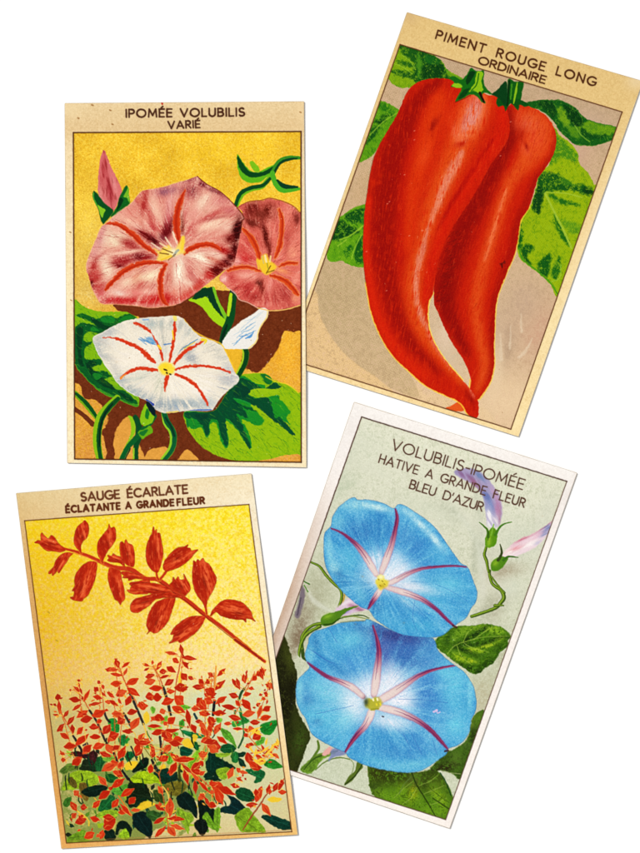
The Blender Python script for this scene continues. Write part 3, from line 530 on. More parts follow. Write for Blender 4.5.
# ================================================================== CARD B : long red peppers
def paint_pepper():
    C = Card([(406.8, 12.0), (643.0, 81.0), (518.6, 437.0), (283.6, 363.8)])
    panel = [(400, 44.5), (622, 112), (510.7, 429.2), (289.3, 359.3)]
    C.c[:] = C.grad([(0, (222, 188, 128)), (.1, (226, 192, 132)), (.3, (232, 200, 144)), (.7, (246, 220, 166)), (1, (248, 216, 160))])
    C.flat(3); C.texblend((206, 166, 106), .25, lo=.45, hi=1); C.grain(np.ones_like(C.x), .04, .7, 5)
    C.blob(590, 240, 10, 90, 20, (252, 226, 176), .6, 0); C.blob(510, 420, 20, 12, 0, (252, 232, 180), .6, 0); C.blob(636, 82, 10, 8, 0, (232, 206, 164), .7, 0); C.blob(410, 16, 8, 8, 0, (206, 172, 124), .6, 0)
    C.stroke([(400, 30), (330, 232)], 6, (214, 178, 122), a=.3, soft=3)
    pm = quad_mask(C, panel)
    bg = C.part('printed_background'); C.id[pm > .5] = bg; C.clip = pm
    g = C.grad([(0, (184, 158, 128)), (.25, (196, 166, 132)), (.5, (200, 170, 134)), (.75, (206, 178, 144)), (1, (226, 192, 154))])
    C.c += (g-C.c)*pm[..., None]
    b1 = Crop(370, 0, 4.74); b2 = Crop(505, 0, 4.74); b3 = Crop(340, 130, 4.74); b4 = Crop(470, 130, 4.74); b5 = Crop(300, 260, 4.74); b6 = Crop(420, 260, 4.74)
    C.blob(362, 190, 10, 24, 20, (196, 162, 120), .5, 0); C.blob(336, 300, 22, 30, 20, (188, 164, 124), .6, 0)
    C.fill(b5.f([-80, 60, 75, 150, 85, 200, 100, 270, 140, 350, 200, 430, 280, 500, 370, 560, 460, 640, 500, 700, 300, 700, -80, 560]), (228, 190, 138), None, soft=.8)
    C.fill(b5.f([550, 600, 600, 640, 640, 640, 900, 720, 900, 900, 500, 700, 480, 640]), (228, 194, 150), None, soft=1.5)
    sh = C.fill(b5.f([100, -20, 300, 10, 320, 150, 380, 350, 520, 540, 560, 650, 440, 612, 370, 562, 280, 502, 200, 432, 140, 352, 100, 272, 84, 190, 80, 120]), None, soft=.8, ret=True)
    C.c += (np.array((184, 160, 118), np.float32)/255-C.c)*(sh*.55)[..., None]
    # engraved stipple: slanting rows of fine dots
    u = (C.x*.93-C.y*.36); v = (C.x*.36+C.y*.93)
    wv = np.sin(u*2.6+2*noise(C.x*.2, C.y*.2, 2))*np.sin(v*2.9+2*noise(C.x*.17, C.y*.2, 7))
    am = (.035+.04*noise(C.x*.06, C.y*.06, 4))*pm*(1-.55*np.clip((C.x-470)/60, 0, 1))
    C.c += (wv*am)[..., None]*np.array([1, .85, .9], np.float32)
    C.flat(6); C.texblend((216, 178, 150), .35, lo=.5, hi=.95); C.tex = 1-C.tex; C.texblend((168, 140, 110), .35, lo=.5, hi=.95)
    for v_ in ((500, 330, 26, 26, 0, (196, 166, 140), .6), (496, 372, 8, 30, 6, (226, 200, 166), .7), (510, 400, 34, 24, 0, (230, 198, 160), .8), (540, 330, 16, 30, 20, (204, 158, 132), .6), (508, 345, 6, 20, 5, (178, 150, 124), .6), (448, 350, 8, 26, -25, (206, 184, 156), .8), (445, 335, 8, 14, 0, (226, 196, 170), .6), (524, 300, 16, 20, 0, (190, 160, 136), .6), (590, 120, 20, 10, 15, (192, 164, 140), .6), (580, 150, 12, 20, 20, (198, 160, 138), .6)): C.blob(*v_[:5], v_[5], v_[6], .3)
    for P, w in (([478, 255, 480, 340], 3.2), ([430, 310, 425, 420], 3), ([528, 375, 500, 430, 468, 462], 3.4), ([380, 350, 385, 470], 5)):
        C.stroke(b6.f(P), [.8, w, w*.8], (226, 204, 176), a=.55, soft=.9, wob=.6)
    # ---- leaves
    def leaf(P, base, blobs, lines, nm='leaf'):
        lf = C.part(nm); m = C.fill(P, base, lf, ret=True, wob=.5); old = C.clip; C.clip = m; C.flat(8)
        for b in blobs: C.fill(b[0], b[1], a=b[2] if len(b) > 2 else .9, wob=1.3, soft=1.5, tex=.5)
        C.flat(8); C.texblend((60, 120, 16), .3, lo=.5, hi=1); C.brush(m, 70, 90, [(20, 84, 24), (140, 178, 40), (60, 120, 26)], 2, 6, .9, .5); C.tex = 1-C.tex; C.texblend((150, 184, 40), .3, lo=.6, hi=1)
        for l in lines: C.stroke(l[0], l[1], l[2], a=.85, soft=.6)
        C.c += (np.sin(C.x*2.7+C.y*.8)*np.sin(C.y*2.9-C.x*.6)*.03*m)[..., None]
        C.clip = old; return m
    DG, MG, LG = (10, 62, 20), (50, 116, 24), (124, 162, 18)
    leaf(b1.f([120, 200, 150, 205, 200, 222, 290, 258, 340, 290, 365, 330, 410, 355, 440, 380, 380, 400, 250, 400, 180, 416, 140, 415, 105, 395, 88, 370, 95, 330, 120, 250]), LG,
         [(b1.f([215, 230, 290, 255, 345, 295, 372, 360, 370, 380, 220, 390, 205, 340, 212, 290, 200, 250]), (14, 76, 24)), (b1.f([135, 205, 220, 240, 215, 290, 160, 260]), (24, 84, 24)), (b1.f([130, 290, 180, 290, 215, 320, 160, 315]), (34, 94, 24)), (b1.f([105, 335, 180, 340, 210, 370, 130, 360]), (26, 84, 24)),
          (b1.f([240, 320, 330, 300, 345, 360, 250, 375]), DG), (b1.f([225, 250, 245, 300, 235, 370, 222, 330]), (80, 140, 30)), (b1.f([270, 260, 330, 290, 300, 310, 260, 290]), (24, 96, 30))],
         [(b1.f([150, 260, 190, 290, 215, 330]), .8, (140, 180, 50)), (b1.f([350, 300, 375, 350, 430, 372]), 1.6, (90, 150, 30)), (b1.f([110, 300, 160, 320, 200, 350]), .7, (150, 190, 50))])
    leaf(b1.f([10, 480, 55, 478, 90, 492, 126, 512, 140, 540, 90, 640, 40, 700, 0, 745, -60, 760, -60, 600]), (92, 150, 22),
         [(b1.f([40, 490, 110, 510, 100, 540, 50, 520]), (40, 112, 20)), (b1.f([25, 575, 70, 565, 50, 590]), DG), (b1.f([0, 610, 45, 600, 20, 650, -20, 680]), (20, 80, 24)), (b1.f([60, 545, 110, 545, 60, 562]), (16, 70, 20))],
         [(b1.f([130, 535, 60, 580, 0, 640]), .9, (150, 186, 50))])
    leaf(b3.f([-60, 440, 0, 412, 60, 370, 105, 356, 135, 362, 125, 500, 125, 640, 60, 645, 10, 622, -60, 610]), (100, 158, 24),
         [(b3.f([20, 412, 60, 385, 110, 370, 115, 430, 80, 445, 40, 430]), (12, 74, 24)), (b3.f([-30, 440, 0, 430, 60, 460, 90, 480, 50, 500, 0, 520, -40, 520]), (10, 66, 24)), (b3.f([20, 570, 50, 545, 60, 565, 30, 600]), (24, 96, 24)), (b3.f([70, 560, 105, 500, 110, 620, 75, 625]), (16, 84, 24)), (b3.f([100, 420, 116, 410, 116, 470, 105, 460]), (30, 120, 30))],
         [(b3.f([0, 520, 50, 500, 115, 450]), 1.6, (150, 190, 50)), (b3.f([55, 610, 70, 560, 100, 500]), 1.2, (140, 186, 50)), (b3.f([-10, 550, 30, 520]), 1, (150, 190, 60))])
    leaf(b4.f([390, -10, 430, 30, 475, 62, 510, 108, 518, 160, 560, 205, 585, 255, 590, 300, 470, 640, 415, 790, 380, 732, 310, 668, 240, 612, 222, 540, 238, 430, 290, 350, 330, 210, 380, 150]), (146, 172, 14),
         [(b4.f([390, 0, 430, 40, 500, 110, 500, 150, 430, 130, 380, 160]), (76, 134, 26)), (b4.f([330, 220, 350, 200, 420, 210, 470, 250, 570, 270, 575, 300, 540, 308, 480, 285, 400, 290, 352, 300, 330, 360, 320, 395, 296, 360]), (18, 82, 26)), (b4.f([320, 270, 345, 300, 330, 390, 300, 370]), (10, 62, 22)),
          (b4.f([370, 300, 430, 325, 520, 355, 500, 362, 420, 345]), (36, 104, 24)), (b4.f([395, 400, 420, 440, 470, 540, 450, 535, 410, 470]), (30, 100, 24)), (b4.f([236, 440, 250, 500, 240, 560, 225, 540]), (16, 90, 24)), (b4.f([245, 590, 255, 545, 290, 545, 302, 565, 270, 600, 290, 635, 262, 625]), (14, 82, 24)),
          (b4.f([320, 660, 335, 620, 375, 590, 385, 620, 370, 690, 345, 690]), (14, 84, 24)), (b4.f([385, 700, 390, 660, 425, 600, 428, 650, 415, 700]), (30, 100, 24)), (b4.f([430, 430, 500, 440, 530, 480, 480, 490]), (100, 148, 26)), (b4.f([420, 225, 460, 235, 500, 260, 450, 262]), (60, 120, 26)), (b4.f([540, 280, 570, 275, 575, 302, 545, 306]), (6, 50, 20))],
         [(b4.f([355, 300, 400, 390, 440, 470, 480, 560]), 2, (160, 188, 60)), (b4.f([360, 296, 450, 300, 530, 320]), 1, (160, 190, 60)), (b4.f([232, 560, 250, 615, 310, 662, 380, 725, 412, 775]), 1.4, (60, 140, 30)), (b4.f([385, 720, 425, 700, 430, 640]), .8, (150, 190, 60))])
    leaf(b2.f([85, 492, 130, 480, 180, 474, 230, 474, 265, 476, 330, 510, 380, 560, 440, 582, 520, 600, 560, 615, 540, 660, 500, 668, 430, 690, 380, 690, 330, 684, 260, 622, 228, 575, 180, 530, 130, 512]), (22, 90, 26),
         [(b2.f([245, 520, 270, 510, 300, 560, 310, 605, 285, 600, 262, 570]), (118, 158, 26)), (b2.f([340, 600, 400, 575, 460, 588, 530, 605, 500, 640, 440, 640, 380, 640]), (112, 156, 24)), (b2.f([280, 500, 330, 520, 370, 580, 330, 600, 300, 560]), (8, 56, 20)), (b2.f([360, 600, 400, 630, 480, 640, 440, 660, 370, 650]), (14, 72, 24)),
          (b2.f([160, 490, 220, 480, 240, 520, 230, 560, 200, 530]), (10, 60, 22)), (b2.f([300, 605, 340, 610, 350, 660, 310, 640]), (90, 140, 24))],
         [(b2.f([330, 595, 360, 640, 400, 672]), 1, (130, 170, 50)), (b2.f([180, 474, 265, 474, 330, 508]), .9, (80, 130, 40)), (b2.f([330, 686, 420, 693, 500, 670]), .9, (120, 160, 60))])
    # ---- peppers
    RED = (194, 34, 4)
    tip = C.fill(b6.f([105, 708, 150, 690, 180, 672, 210, 690, 205, 715, 160, 716]), (224, 92, 34), None)
    pp = C.part('red_pepper')
    O2 = [(509, 105.5), (517.7, 102.6), (530, 107), (543, 113.6), (552, 124), (555.8, 137), (554.6, 150), (551, 159), (543.8, 170), (538, 178), (535, 187), (529, 207), (520.6, 220.7), (517.5, 239.7), (514.3, 254.5), (508, 269), (504, 279), (497.5, 296), (494.9, 315), (493.8, 344), (493.8, 365.5), (491, 379), (486, 389), (477.5, 399.4), (470, 392), (470.6, 380), (464, 361), (451.6, 342), (439, 315), (433.6, 296), (440, 250), (470, 190), (490, 130)]
    C.stroke(O2[11:26], 2.6, (246, 196, 70), a=.75, soft=.6)
    m2 = C.fill(O2, RED, pp, ret=True)
    C.clip = m2; C.flow(108, .09, .8, 4); C.tex = .62*C.tex+.38*noise(C.x*.3, C.y*.3, 71)
    def ribbon(pts, w, col, a, n=26, tex=.6, clip=None):
        P = spline(pts, closed=False, n=8); ws = np.interp(np.linspace(0, 1, len(P)), np.linspace(0, 1, len(w)), w)
        step = max(1, len(P)//n)
        for i in range(0, len(P)-1, step):
            j = min(i+step, len(P)-1); an = math.degrees(math.atan2(P[j][1]-P[i][1], P[j][0]-P[i][0])); L = math.hypot(*(P[j]-P[i]))
            C.blob(P[i][0], P[i][1], max(L*1.1, ws[i]*.8), ws[i]/2, an, col, a*.7, tex)
    ribbon([(506, 108), (512, 130), (505, 152), (490, 178), (476, 205), (464, 228), (454, 255), (446, 285), (446, 305), (456, 330), (468, 355)], [9, 13, 14, 17, 19, 20, 20, 21, 16, 12, 7], (138, 14, 4), 1)
    ribbon([(556, 130), (550, 158), (536, 180), (528, 200), (517, 224), (512, 250), (502, 278), (494, 310), (492, 350), (488, 380)], [4, 6, 8, 8, 8, 8, 8, 8, 8, 8], (160, 20, 4), .9)
    ribbon([(530, 118), (540, 128), (536, 146), (524, 162), (512, 178), (504, 198), (497, 220), (489, 248), (480, 280), (476, 310), (480, 340), (484, 368), (476, 392)], [16, 20, 22, 16, 12, 12, 12, 13, 13, 12, 11, 10, 6], (220, 84, 28), .95)
    ribbon([(506, 190), (498, 216), (492, 236), (484, 262)], [3, 4, 4, 3], (236, 124, 80), .7, tex=1)
    for v in ((528, 124, 12, 9, 20, (222, 100, 66), .7), (536, 140, 10, 12, 0, (226, 84, 44), .6), (525, 150, 8, 4, 60, (226, 90, 50), .7), (526, 146, 1.6, 4, -20, (150, 20, 8), .8), (522, 134, 1.6, 5, 20, (160, 30, 10), .6), (518, 118, 3, 10, 10, (226, 84, 44), .6), (512, 160, 4, 14, 20, (190, 26, 6), .6)): C.blob(*v)
    C.fill(b4.f([140, 632, 155, 628, 165, 618, 168, 632, 158, 636, 152, 655, 146, 645]), (90, 20, 14), a=.85)
    rng2 = rng
    for i in range(120):     # dark dry-brush hatching beside the front pepper
        t = rng2.uniform(0, 1); x = 455-t*16+rng2.uniform(-6, 6); y = 232+t*75
        C.stroke([(x, y), (x+rng2.uniform(2, 5), y-rng2.uniform(.5, 2.5))], [.7, .3], (116, 14, 10), a=.5, wob=.3)
    C.texblend((176, 20, 2), .35, lo=.5, hi=.95); C.clip = pm
    pp = C.part('red_pepper')
    O1 = [(453, 80), (442.8, 78.4), (427, 79.4), (414, 84.4), (405.9, 94), (397.4, 114), (382.7, 139), (374, 158), (370, 176), (367.2, 194), (364.6, 215), (363.4, 238), (363.4, 258), (366, 283), (370.6, 309), (377, 328), (386.5, 346.5), (397, 360), (409.7, 371.8), (422, 383), (435, 390.6), (447, 396), (457, 400.6), (463, 406), (467, 413), (473.5, 418.4), (478, 415.6), (478.4, 404), (476, 397), (469.6, 388.7), (462, 380), (447.4, 363.4),
          (438, 350), (431, 336), (427.6, 319), (428.6, 302), (432.8, 293), (437, 267), (445.5, 241), (458, 219), (470, 201), (480, 184), (491, 164), (502, 149), (509, 135), (509, 120), (505, 106), (497, 96.5), (487, 95), (476, 88), (463, 84)]
    C.stroke(O1[13:26], 2.4, (250, 196, 60), a=.8, soft=.6); C.stroke(O1[30:37], 2.6, (250, 206, 80), a=.85, soft=.6)
    C.stroke(O1[6:14], 1.4, (110, 40, 20), a=.5, soft=.6)
    m1 = C.fill(O1, RED, pp, ret=True)
    C.clip = m1; C.flow(100, .09, .8, 9); C.tex = .62*C.tex+.38*noise(C.x*.3, C.y*.3, 77)
    ribbon([(436, 84), (428, 92), (414, 108), (404, 130), (394, 152), (389, 178), (386, 205), (384, 235), (386, 265), (392, 295), (402, 325), (418, 350), (440, 372)], [10, 12, 16, 20, 22, 24, 24, 22, 20, 18, 16, 12, 8], (150, 16, 2), 1)
    ribbon([(432, 100), (424, 120), (416, 142), (409, 165), (404, 200), (402, 235), (403, 265), (408, 290), (416, 315), (430, 340)], [6, 8, 9, 10, 10, 10, 10, 10, 8, 6], (184, 26, 4), .8)
    ribbon([(478, 104), (468, 120), (462, 140), (450, 165), (440, 190), (430, 215), (422, 245), (414, 275), (414, 300), (420, 325), (432, 345), (448, 364), (466, 386)], [22, 24, 22, 20, 20, 18, 15, 17, 16, 15, 13, 12, 8], (222, 84, 24), .95)
    ribbon([(440, 98), (432, 120), (425, 150), (415, 185), (410, 220), (408, 250)], [12, 16, 16, 13, 10, 8], (214, 60, 12), .6)
    ribbon([(476, 104), (472, 118), (465, 130), (460, 142)], [12, 16, 12, 6], (232, 112, 66), .9, tex=1.0); ribbon([(476, 104), (472, 116), (466, 127)], [8, 10, 6], (222, 140, 124), .9, tex=1.5)
    ribbon([(462, 152), (456, 164), (448, 178), (441, 194), (436, 208), (430, 225)], [3, 7, 7, 6, 5, 4], (228, 134, 104), .85, tex=1.2)
    ribbon([(428, 228), (423, 246), (419, 262), (416, 280), (416, 298), (422, 318), (432, 336)], [3, 5, 5.5, 5, 5, 5, 4], (226, 130, 100), .85, tex=1.2)
    ribbon([(430, 335), (440, 350), (452, 364), (466, 380), (474, 398)], [5, 6, 6, 5, 3], (228, 116, 92), .8, tex=1)
    ribbon([(500, 108), (503, 124), (496, 142), (484, 160), (468, 186), (454, 208), (442, 232), (433, 258), (427, 285), (424, 305)], [8, 9, 9, 9, 9, 8, 8, 7, 6, 5], (206, 34, 6), .9)
    ribbon([(492, 140), (478, 162), (464, 184), (450, 206), (438, 230)], [3, 4, 4, 4, 3], (172, 18, 4), .7)
    ribbon([(369, 200), (366, 230), (367, 260), (373, 300), (384, 330), (400, 355), (425, 378)], [6, 6, 6, 7, 7, 8, 8], (212, 40, 8), .8)
    for v in ((434, 124, 3, 8, 30, (150, 20, 6), .8), (460, 144, 7, 3, -20, (190, 40, 10), .8), (424, 156, 5, 12, 20, (228, 80, 30), .6), (452, 118, 10, 12, 0, (220, 62, 20), .5), (471, 100, 8, 6, 0, (224, 90, 60), .6), (455, 132, 4, 6, 0, (232, 110, 80), .6), (474, 408, 4, 8, 0, (190, 30, 10), .8), (470, 398, 3, 10, -30, (150, 20, 10), .6)): C.blob(*v)
    C.texblend((170, 20, 2), .3, lo=.5, hi=.95); C.tex = 1-C.tex; C.texblend((222, 60, 16), .3, lo=.55, hi=.95)
    C.clip = None; C.clip = pm
    both = np.clip(m1+m2, 0, 1)
    C.brush(m1, 100, 900, [(150, 18, 4), (222, 66, 26), (184, 28, 6), (230, 92, 44), (170, 22, 6)], 3, 12, .8, .38)
    C.brush(m2, 108, 600, [(150, 18, 4), (218, 66, 28), (184, 28, 6), (226, 92, 50), (140, 20, 8)], 3, 10, .8, .38)
    C.grain(both, .03, 1.1, 13)
    for i in range(110):     # dry pale flecks along the highlights
        t = rng.uniform(0, 1); P = [(476, 108), (466, 132), (456, 165), (444, 188), (432, 220), (422, 250), (417, 285), (420, 315), (440, 350), (466, 384)]
        s_ = t*(len(P)-1); i0 = min(int(s_), len(P)-2); f_ = s_-i0; x = P[i0][0]+(P[i0+1][0]-P[i0][0])*f_+rng.normal(0, 3); y = P[i0][1]+(P[i0+1][1]-P[i0][1])*f_+rng.normal(0, 2)
        C.stroke([(x, y), (x-rng.uniform(.2, .8), y+rng.uniform(.8, 2.4))], .6, (236, 160, 136), a=.4, clip=m1)
    for x, y in ((387, 204), (389, 202), (409, 236), (366, 252), (414, 131), (422, 231), (404, 175), (500, 156), (414, 140), (386, 291), (510, 122)): C.stroke([(x, y), (x+.9, y-.5)], .7, (240, 160, 140), a=.6)
    # ---- stalks with their green stars
    cx = C.part('green_stalk')
    C.fill(b2.f([15, 375, 50, 388, 88, 385, 80, 440, 72, 485, 60, 495, 55, 520, 42, 500, 25, 490, 5, 520, 0, 500, -10, 480, 10, 440]), (20, 92, 22), cx)
    C.fill(b2.f([-40, 470, -10, 440, 12, 450, 30, 470, 60, 470, 90, 480, 112, 500, 92, 506, 70, 498, 62, 524, 44, 502, 22, 492, 2, 526, -8, 500, -34, 506]), (14, 80, 22), cx)
    C.stroke(b2.f([58, 392, 50, 440, 40, 490]), [1, 2.2, 1.2], (130, 176, 30)); C.stroke(b2.f([20, 385, 15, 440, 10, 500]), 2, (8, 50, 16)); C.stroke(b2.f([32, 400, 26, 470]), 1.2, (70, 140, 30))
    C.fill(b1.f([575, 448, 600, 430, 645, 385, 650, 470, 640, 500, 610, 465]), (10, 66, 26), cx)
    cx = C.part('green_stalk')
    C.fill(b1.f([478, 322, 510, 338, 540, 335, 538, 380, 548, 415, 580, 448, 545, 440, 532, 452, 546, 488, 532, 486, 505, 458, 478, 448, 440, 468, 404, 482, 425, 440, 432, 418, 384, 412, 400, 392, 375, 372, 400, 362, 430, 378, 452, 362, 466, 340]), (24, 104, 22), cx)
    C.fill(b1.f([505, 345, 535, 345, 528, 390, 535, 425, 515, 440, 490, 430, 470, 432, 495, 395]), (136, 182, 26), wob=.6)
    C.fill(b1.f([388, 408, 402, 394, 430, 400, 436, 414, 415, 418]), (140, 186, 30)); C.fill(b1.f([474, 340, 498, 342, 480, 380, 460, 400, 455, 380]), (6, 60, 20)); C.fill(b1.f([420, 470, 440, 430, 470, 420, 450, 455]), (10, 70, 20))
    C.stroke(b1.f([515, 350, 505, 400, 480, 430]), 1.2, (34, 110, 20)); C.stroke(b1.f([520, 440, 540, 485]), [2.4, 1.6], (40, 10, 8)); C.stroke(b1.f([404, 484, 440, 470, 475, 452]), .9, (120, 20, 6), a=.7)
    C.clip = None
    C.grain(pm, .02, 1.2, 31)
    C.speck(40, [(240, 200, 170), (230, 180, 160)], .1, .22, .5, mask=pm); C.speck(60, [(110, 70, 40)], .12, .28, .5, mask=pm)
    bl = C.part('border_line'); C.crisp(.36); border(C, panel, 1.15, (92, 48, 24), bl)
    t = C.part('title_lettering')
    write(C, "PIMENT ROUGE LONG", (435.6, 38.4), (594.4, 86.2), 8.3, 1.75, (80, 40, 18), space=.8, gap=.32, xs=.9, part=t)
    t = C.part('subtitle_lettering')
    write(C, "ORDINAIRE", (478, 63.4), (544.2, 83.6), 7.2, 1.7, (80, 40, 18), gap=.24, xs=1.0, part=t)
    return C
# ================================================================== CARD C : scarlet sage
def paint_sage():
    C = Card([(16, 493), (251.7, 473.3), (298, 834.8), (61.3, 849)])
    panel = [(24.8, 520.8), (249, 504.4), (291.8, 831.6), (66.5, 843)]
    s1 = Crop(10, 470, 4.74); s2 = Crop(135, 470, 4.74); s3 = Crop(20, 640, 6.1); s4 = Crop(110, 640, 6.1); s5 = Crop(200, 640, 6.1); s6 = Crop(40, 740, 6.1); s7 = Crop(130, 740, 7.53); s8 = Crop(200, 740, 6.1)
    a = C.gx/(C.W-1); b = C.gy/(C.H-1)
    left = C.grad([(0, (222, 194, 142)), (.2, (214, 168, 108)), (.6, (206, 150, 84)), (1, (226, 166, 96))])
    right = C.grad([(0, (244, 226, 188)), (.1, (250, 236, 206)), (.6, (250, 230, 188)), (1, (240, 190, 118))])
    C.c[:] = left+(right-left)*(a**.8)[..., None]
    C.flat(3); C.texblend((200, 156, 100), .16, lo=.45, hi=1); C.grain(np.ones_like(C.x), .035, .7, 5)
    pm = quad_mask(C, panel); bg = C.part('printed_background'); C.id[pm > .5] = bg; C.clip = pm
    lf = C.grad([(0, (240, 204, 50)), (.2, (232, 184, 40)), (.4, (224, 172, 62)), (.52, (224, 176, 92)), (.62, (206, 176, 104)), (.8, (196, 184, 120)), (1, (196, 176, 116))])
    rt = C.grad([(0, (253, 226, 50)), (.2, (252, 224, 84)), (.4, (250, 222, 130)), (.52, (248, 218, 152)), (.6, (216, 214, 168)), (.75, (204, 206, 160)), (1, (216, 196, 142))])
    g = lf+(rt-lf)*np.clip(a*1.35, 0, 1)[..., None]
    C.c += (g-C.c)*pm[..., None]
    top = np.clip((.66-b)/.25, 0, 1)
    C.fine(12, .55); C.texblend((253, 236, 140), .6, lo=.48, hi=.95, mask=top*(.3+.7*a)); C.tex = 1-C.tex; C.texblend((238, 196, 30), .5, lo=.5, hi=.95, mask=top); C.tex = 1-C.tex
    n2 = noise(C.x*.5, C.y*.5, 33); C.c[..., 2] += (n2-.5)*.22*pm*top; C.c[..., 1] += (noise(C.x*.9, C.y*.9, 41)-.5)*.05*pm
    C.grain(pm, .025, .8, 23)
    # pale sage sky behind the bed of plants
    for v in ((205, 700, 14, 7, 0, (196, 214, 184), .8), (152, 700, 12, 7, 0, (196, 212, 180), .7), (238, 712, 20, 22, 0, (206, 212, 172), .6), (62, 724, 12, 18, 0, (176, 176, 120), .5), (270, 760, 16, 40, 0, (204, 206, 160), .5), (255, 805, 30, 20, 0, (206, 200, 154), .5), (100, 745, 30, 14, 0, (226, 196, 120), .5), (160, 700, 40, 16, 0, (220, 214, 160), .5)): C.blob(*v[:5], v[5], v[6], .4)
    for x, y in ((16+60, 575), (62, 555), (70, 548), (47, 540), (48, 612), (56, 640)): C.stroke([(x, y), (x+1.5, y+1)], 1.2, (150, 130, 40), a=.5)
    LEAF = []
    def lv(P, col, shade=None, nm='leaf'):
        i = C.part(nm); m = C.fill(P, col, i, ret=True, wob=.5)
        P = np.array(P); c0 = P.mean(0); old = C.clip; C.clip = m
        C.flat(int(rng.integers(90))); C.texblend(tuple(int(q_*.72) for q_ in col), .45, lo=.5, hi=.9); C.tex = 1-C.tex; C.texblend(tuple(min(255, int(q_*1.35+10)) for q_ in col), .4, lo=.55, hi=.95)
        d = P-c0; ev = np.linalg.svd(d)[2][0]; r = np.abs(d@ev).max()*.85
        vc = tuple(min(255, int(q_*1.4+14)) for q_ in col) if sum(col) < 200 else tuple(int(q_*.62) for q_ in col)
        C.stroke([tuple(c0-ev*r), tuple(c0), tuple(c0+ev*r)], [.4, .8, .3], vc, a=.6, wob=.5)
        C.clip = old
    under = C.part('printed_undergrowth')
    for P, c in (([(63, 772), (80, 764), (96, 768), (110, 762), (125, 768), (140, 760), (160, 766), (185, 760), (200, 772), (214, 778), (216, 800), (206, 812), (196, 800), (190, 822), (180, 836), (160, 828), (140, 840), (112, 842), (66, 842)], (104, 128, 50)),
                 ([(104, 742), (130, 736), (160, 744), (190, 738), (210, 750), (220, 770), (180, 776), (140, 770), (106, 768)], (186, 184, 104)), ([(200, 752), (230, 748), (240, 770), (225, 790), (204, 786)], (176, 184, 110))):
        C.fill(P, c, under, a=.7, wob=1.2)
    for v in ((100, 815, 14, 8, 0, (196, 190, 96), .6), (74, 800, 10, 16, 0, (186, 174, 110), .9), (76, 820, 10, 8, 0, (190, 176, 110), .8), (150, 792, 6, 10, 0, (210, 186, 110), .8), (175, 825, 6, 12, 0, (210, 190, 130), .9), (196, 828, 8, 6, 0, (214, 190, 130), .9), (112, 828, 8, 10, 0, (190, 180, 80), .5)): C.blob(*v[:5], v[5], v[6], .8)
    for i in range(170):
        x = rng.uniform(68, 225); y = rng.uniform(744, 836); an = rng.uniform(0, 6.3); L = rng.uniform(3, 8)
        col = [(150, 182, 30), (80, 130, 34), (18, 62, 34), (12, 44, 26), (216, 190, 60), (20, 30, 20), (14, 70, 50)][rng.integers(7)]
        C.petal(x, y, x+math.cos(an)*L, y+math.sin(an)*L, rng.uniform(2, 4.5), col, under, a=.9)
    DK, DG2, MG, LG, OL = (14, 34, 24), (16, 70, 36), (40, 122, 40), (152, 180, 30), (92, 92, 26)
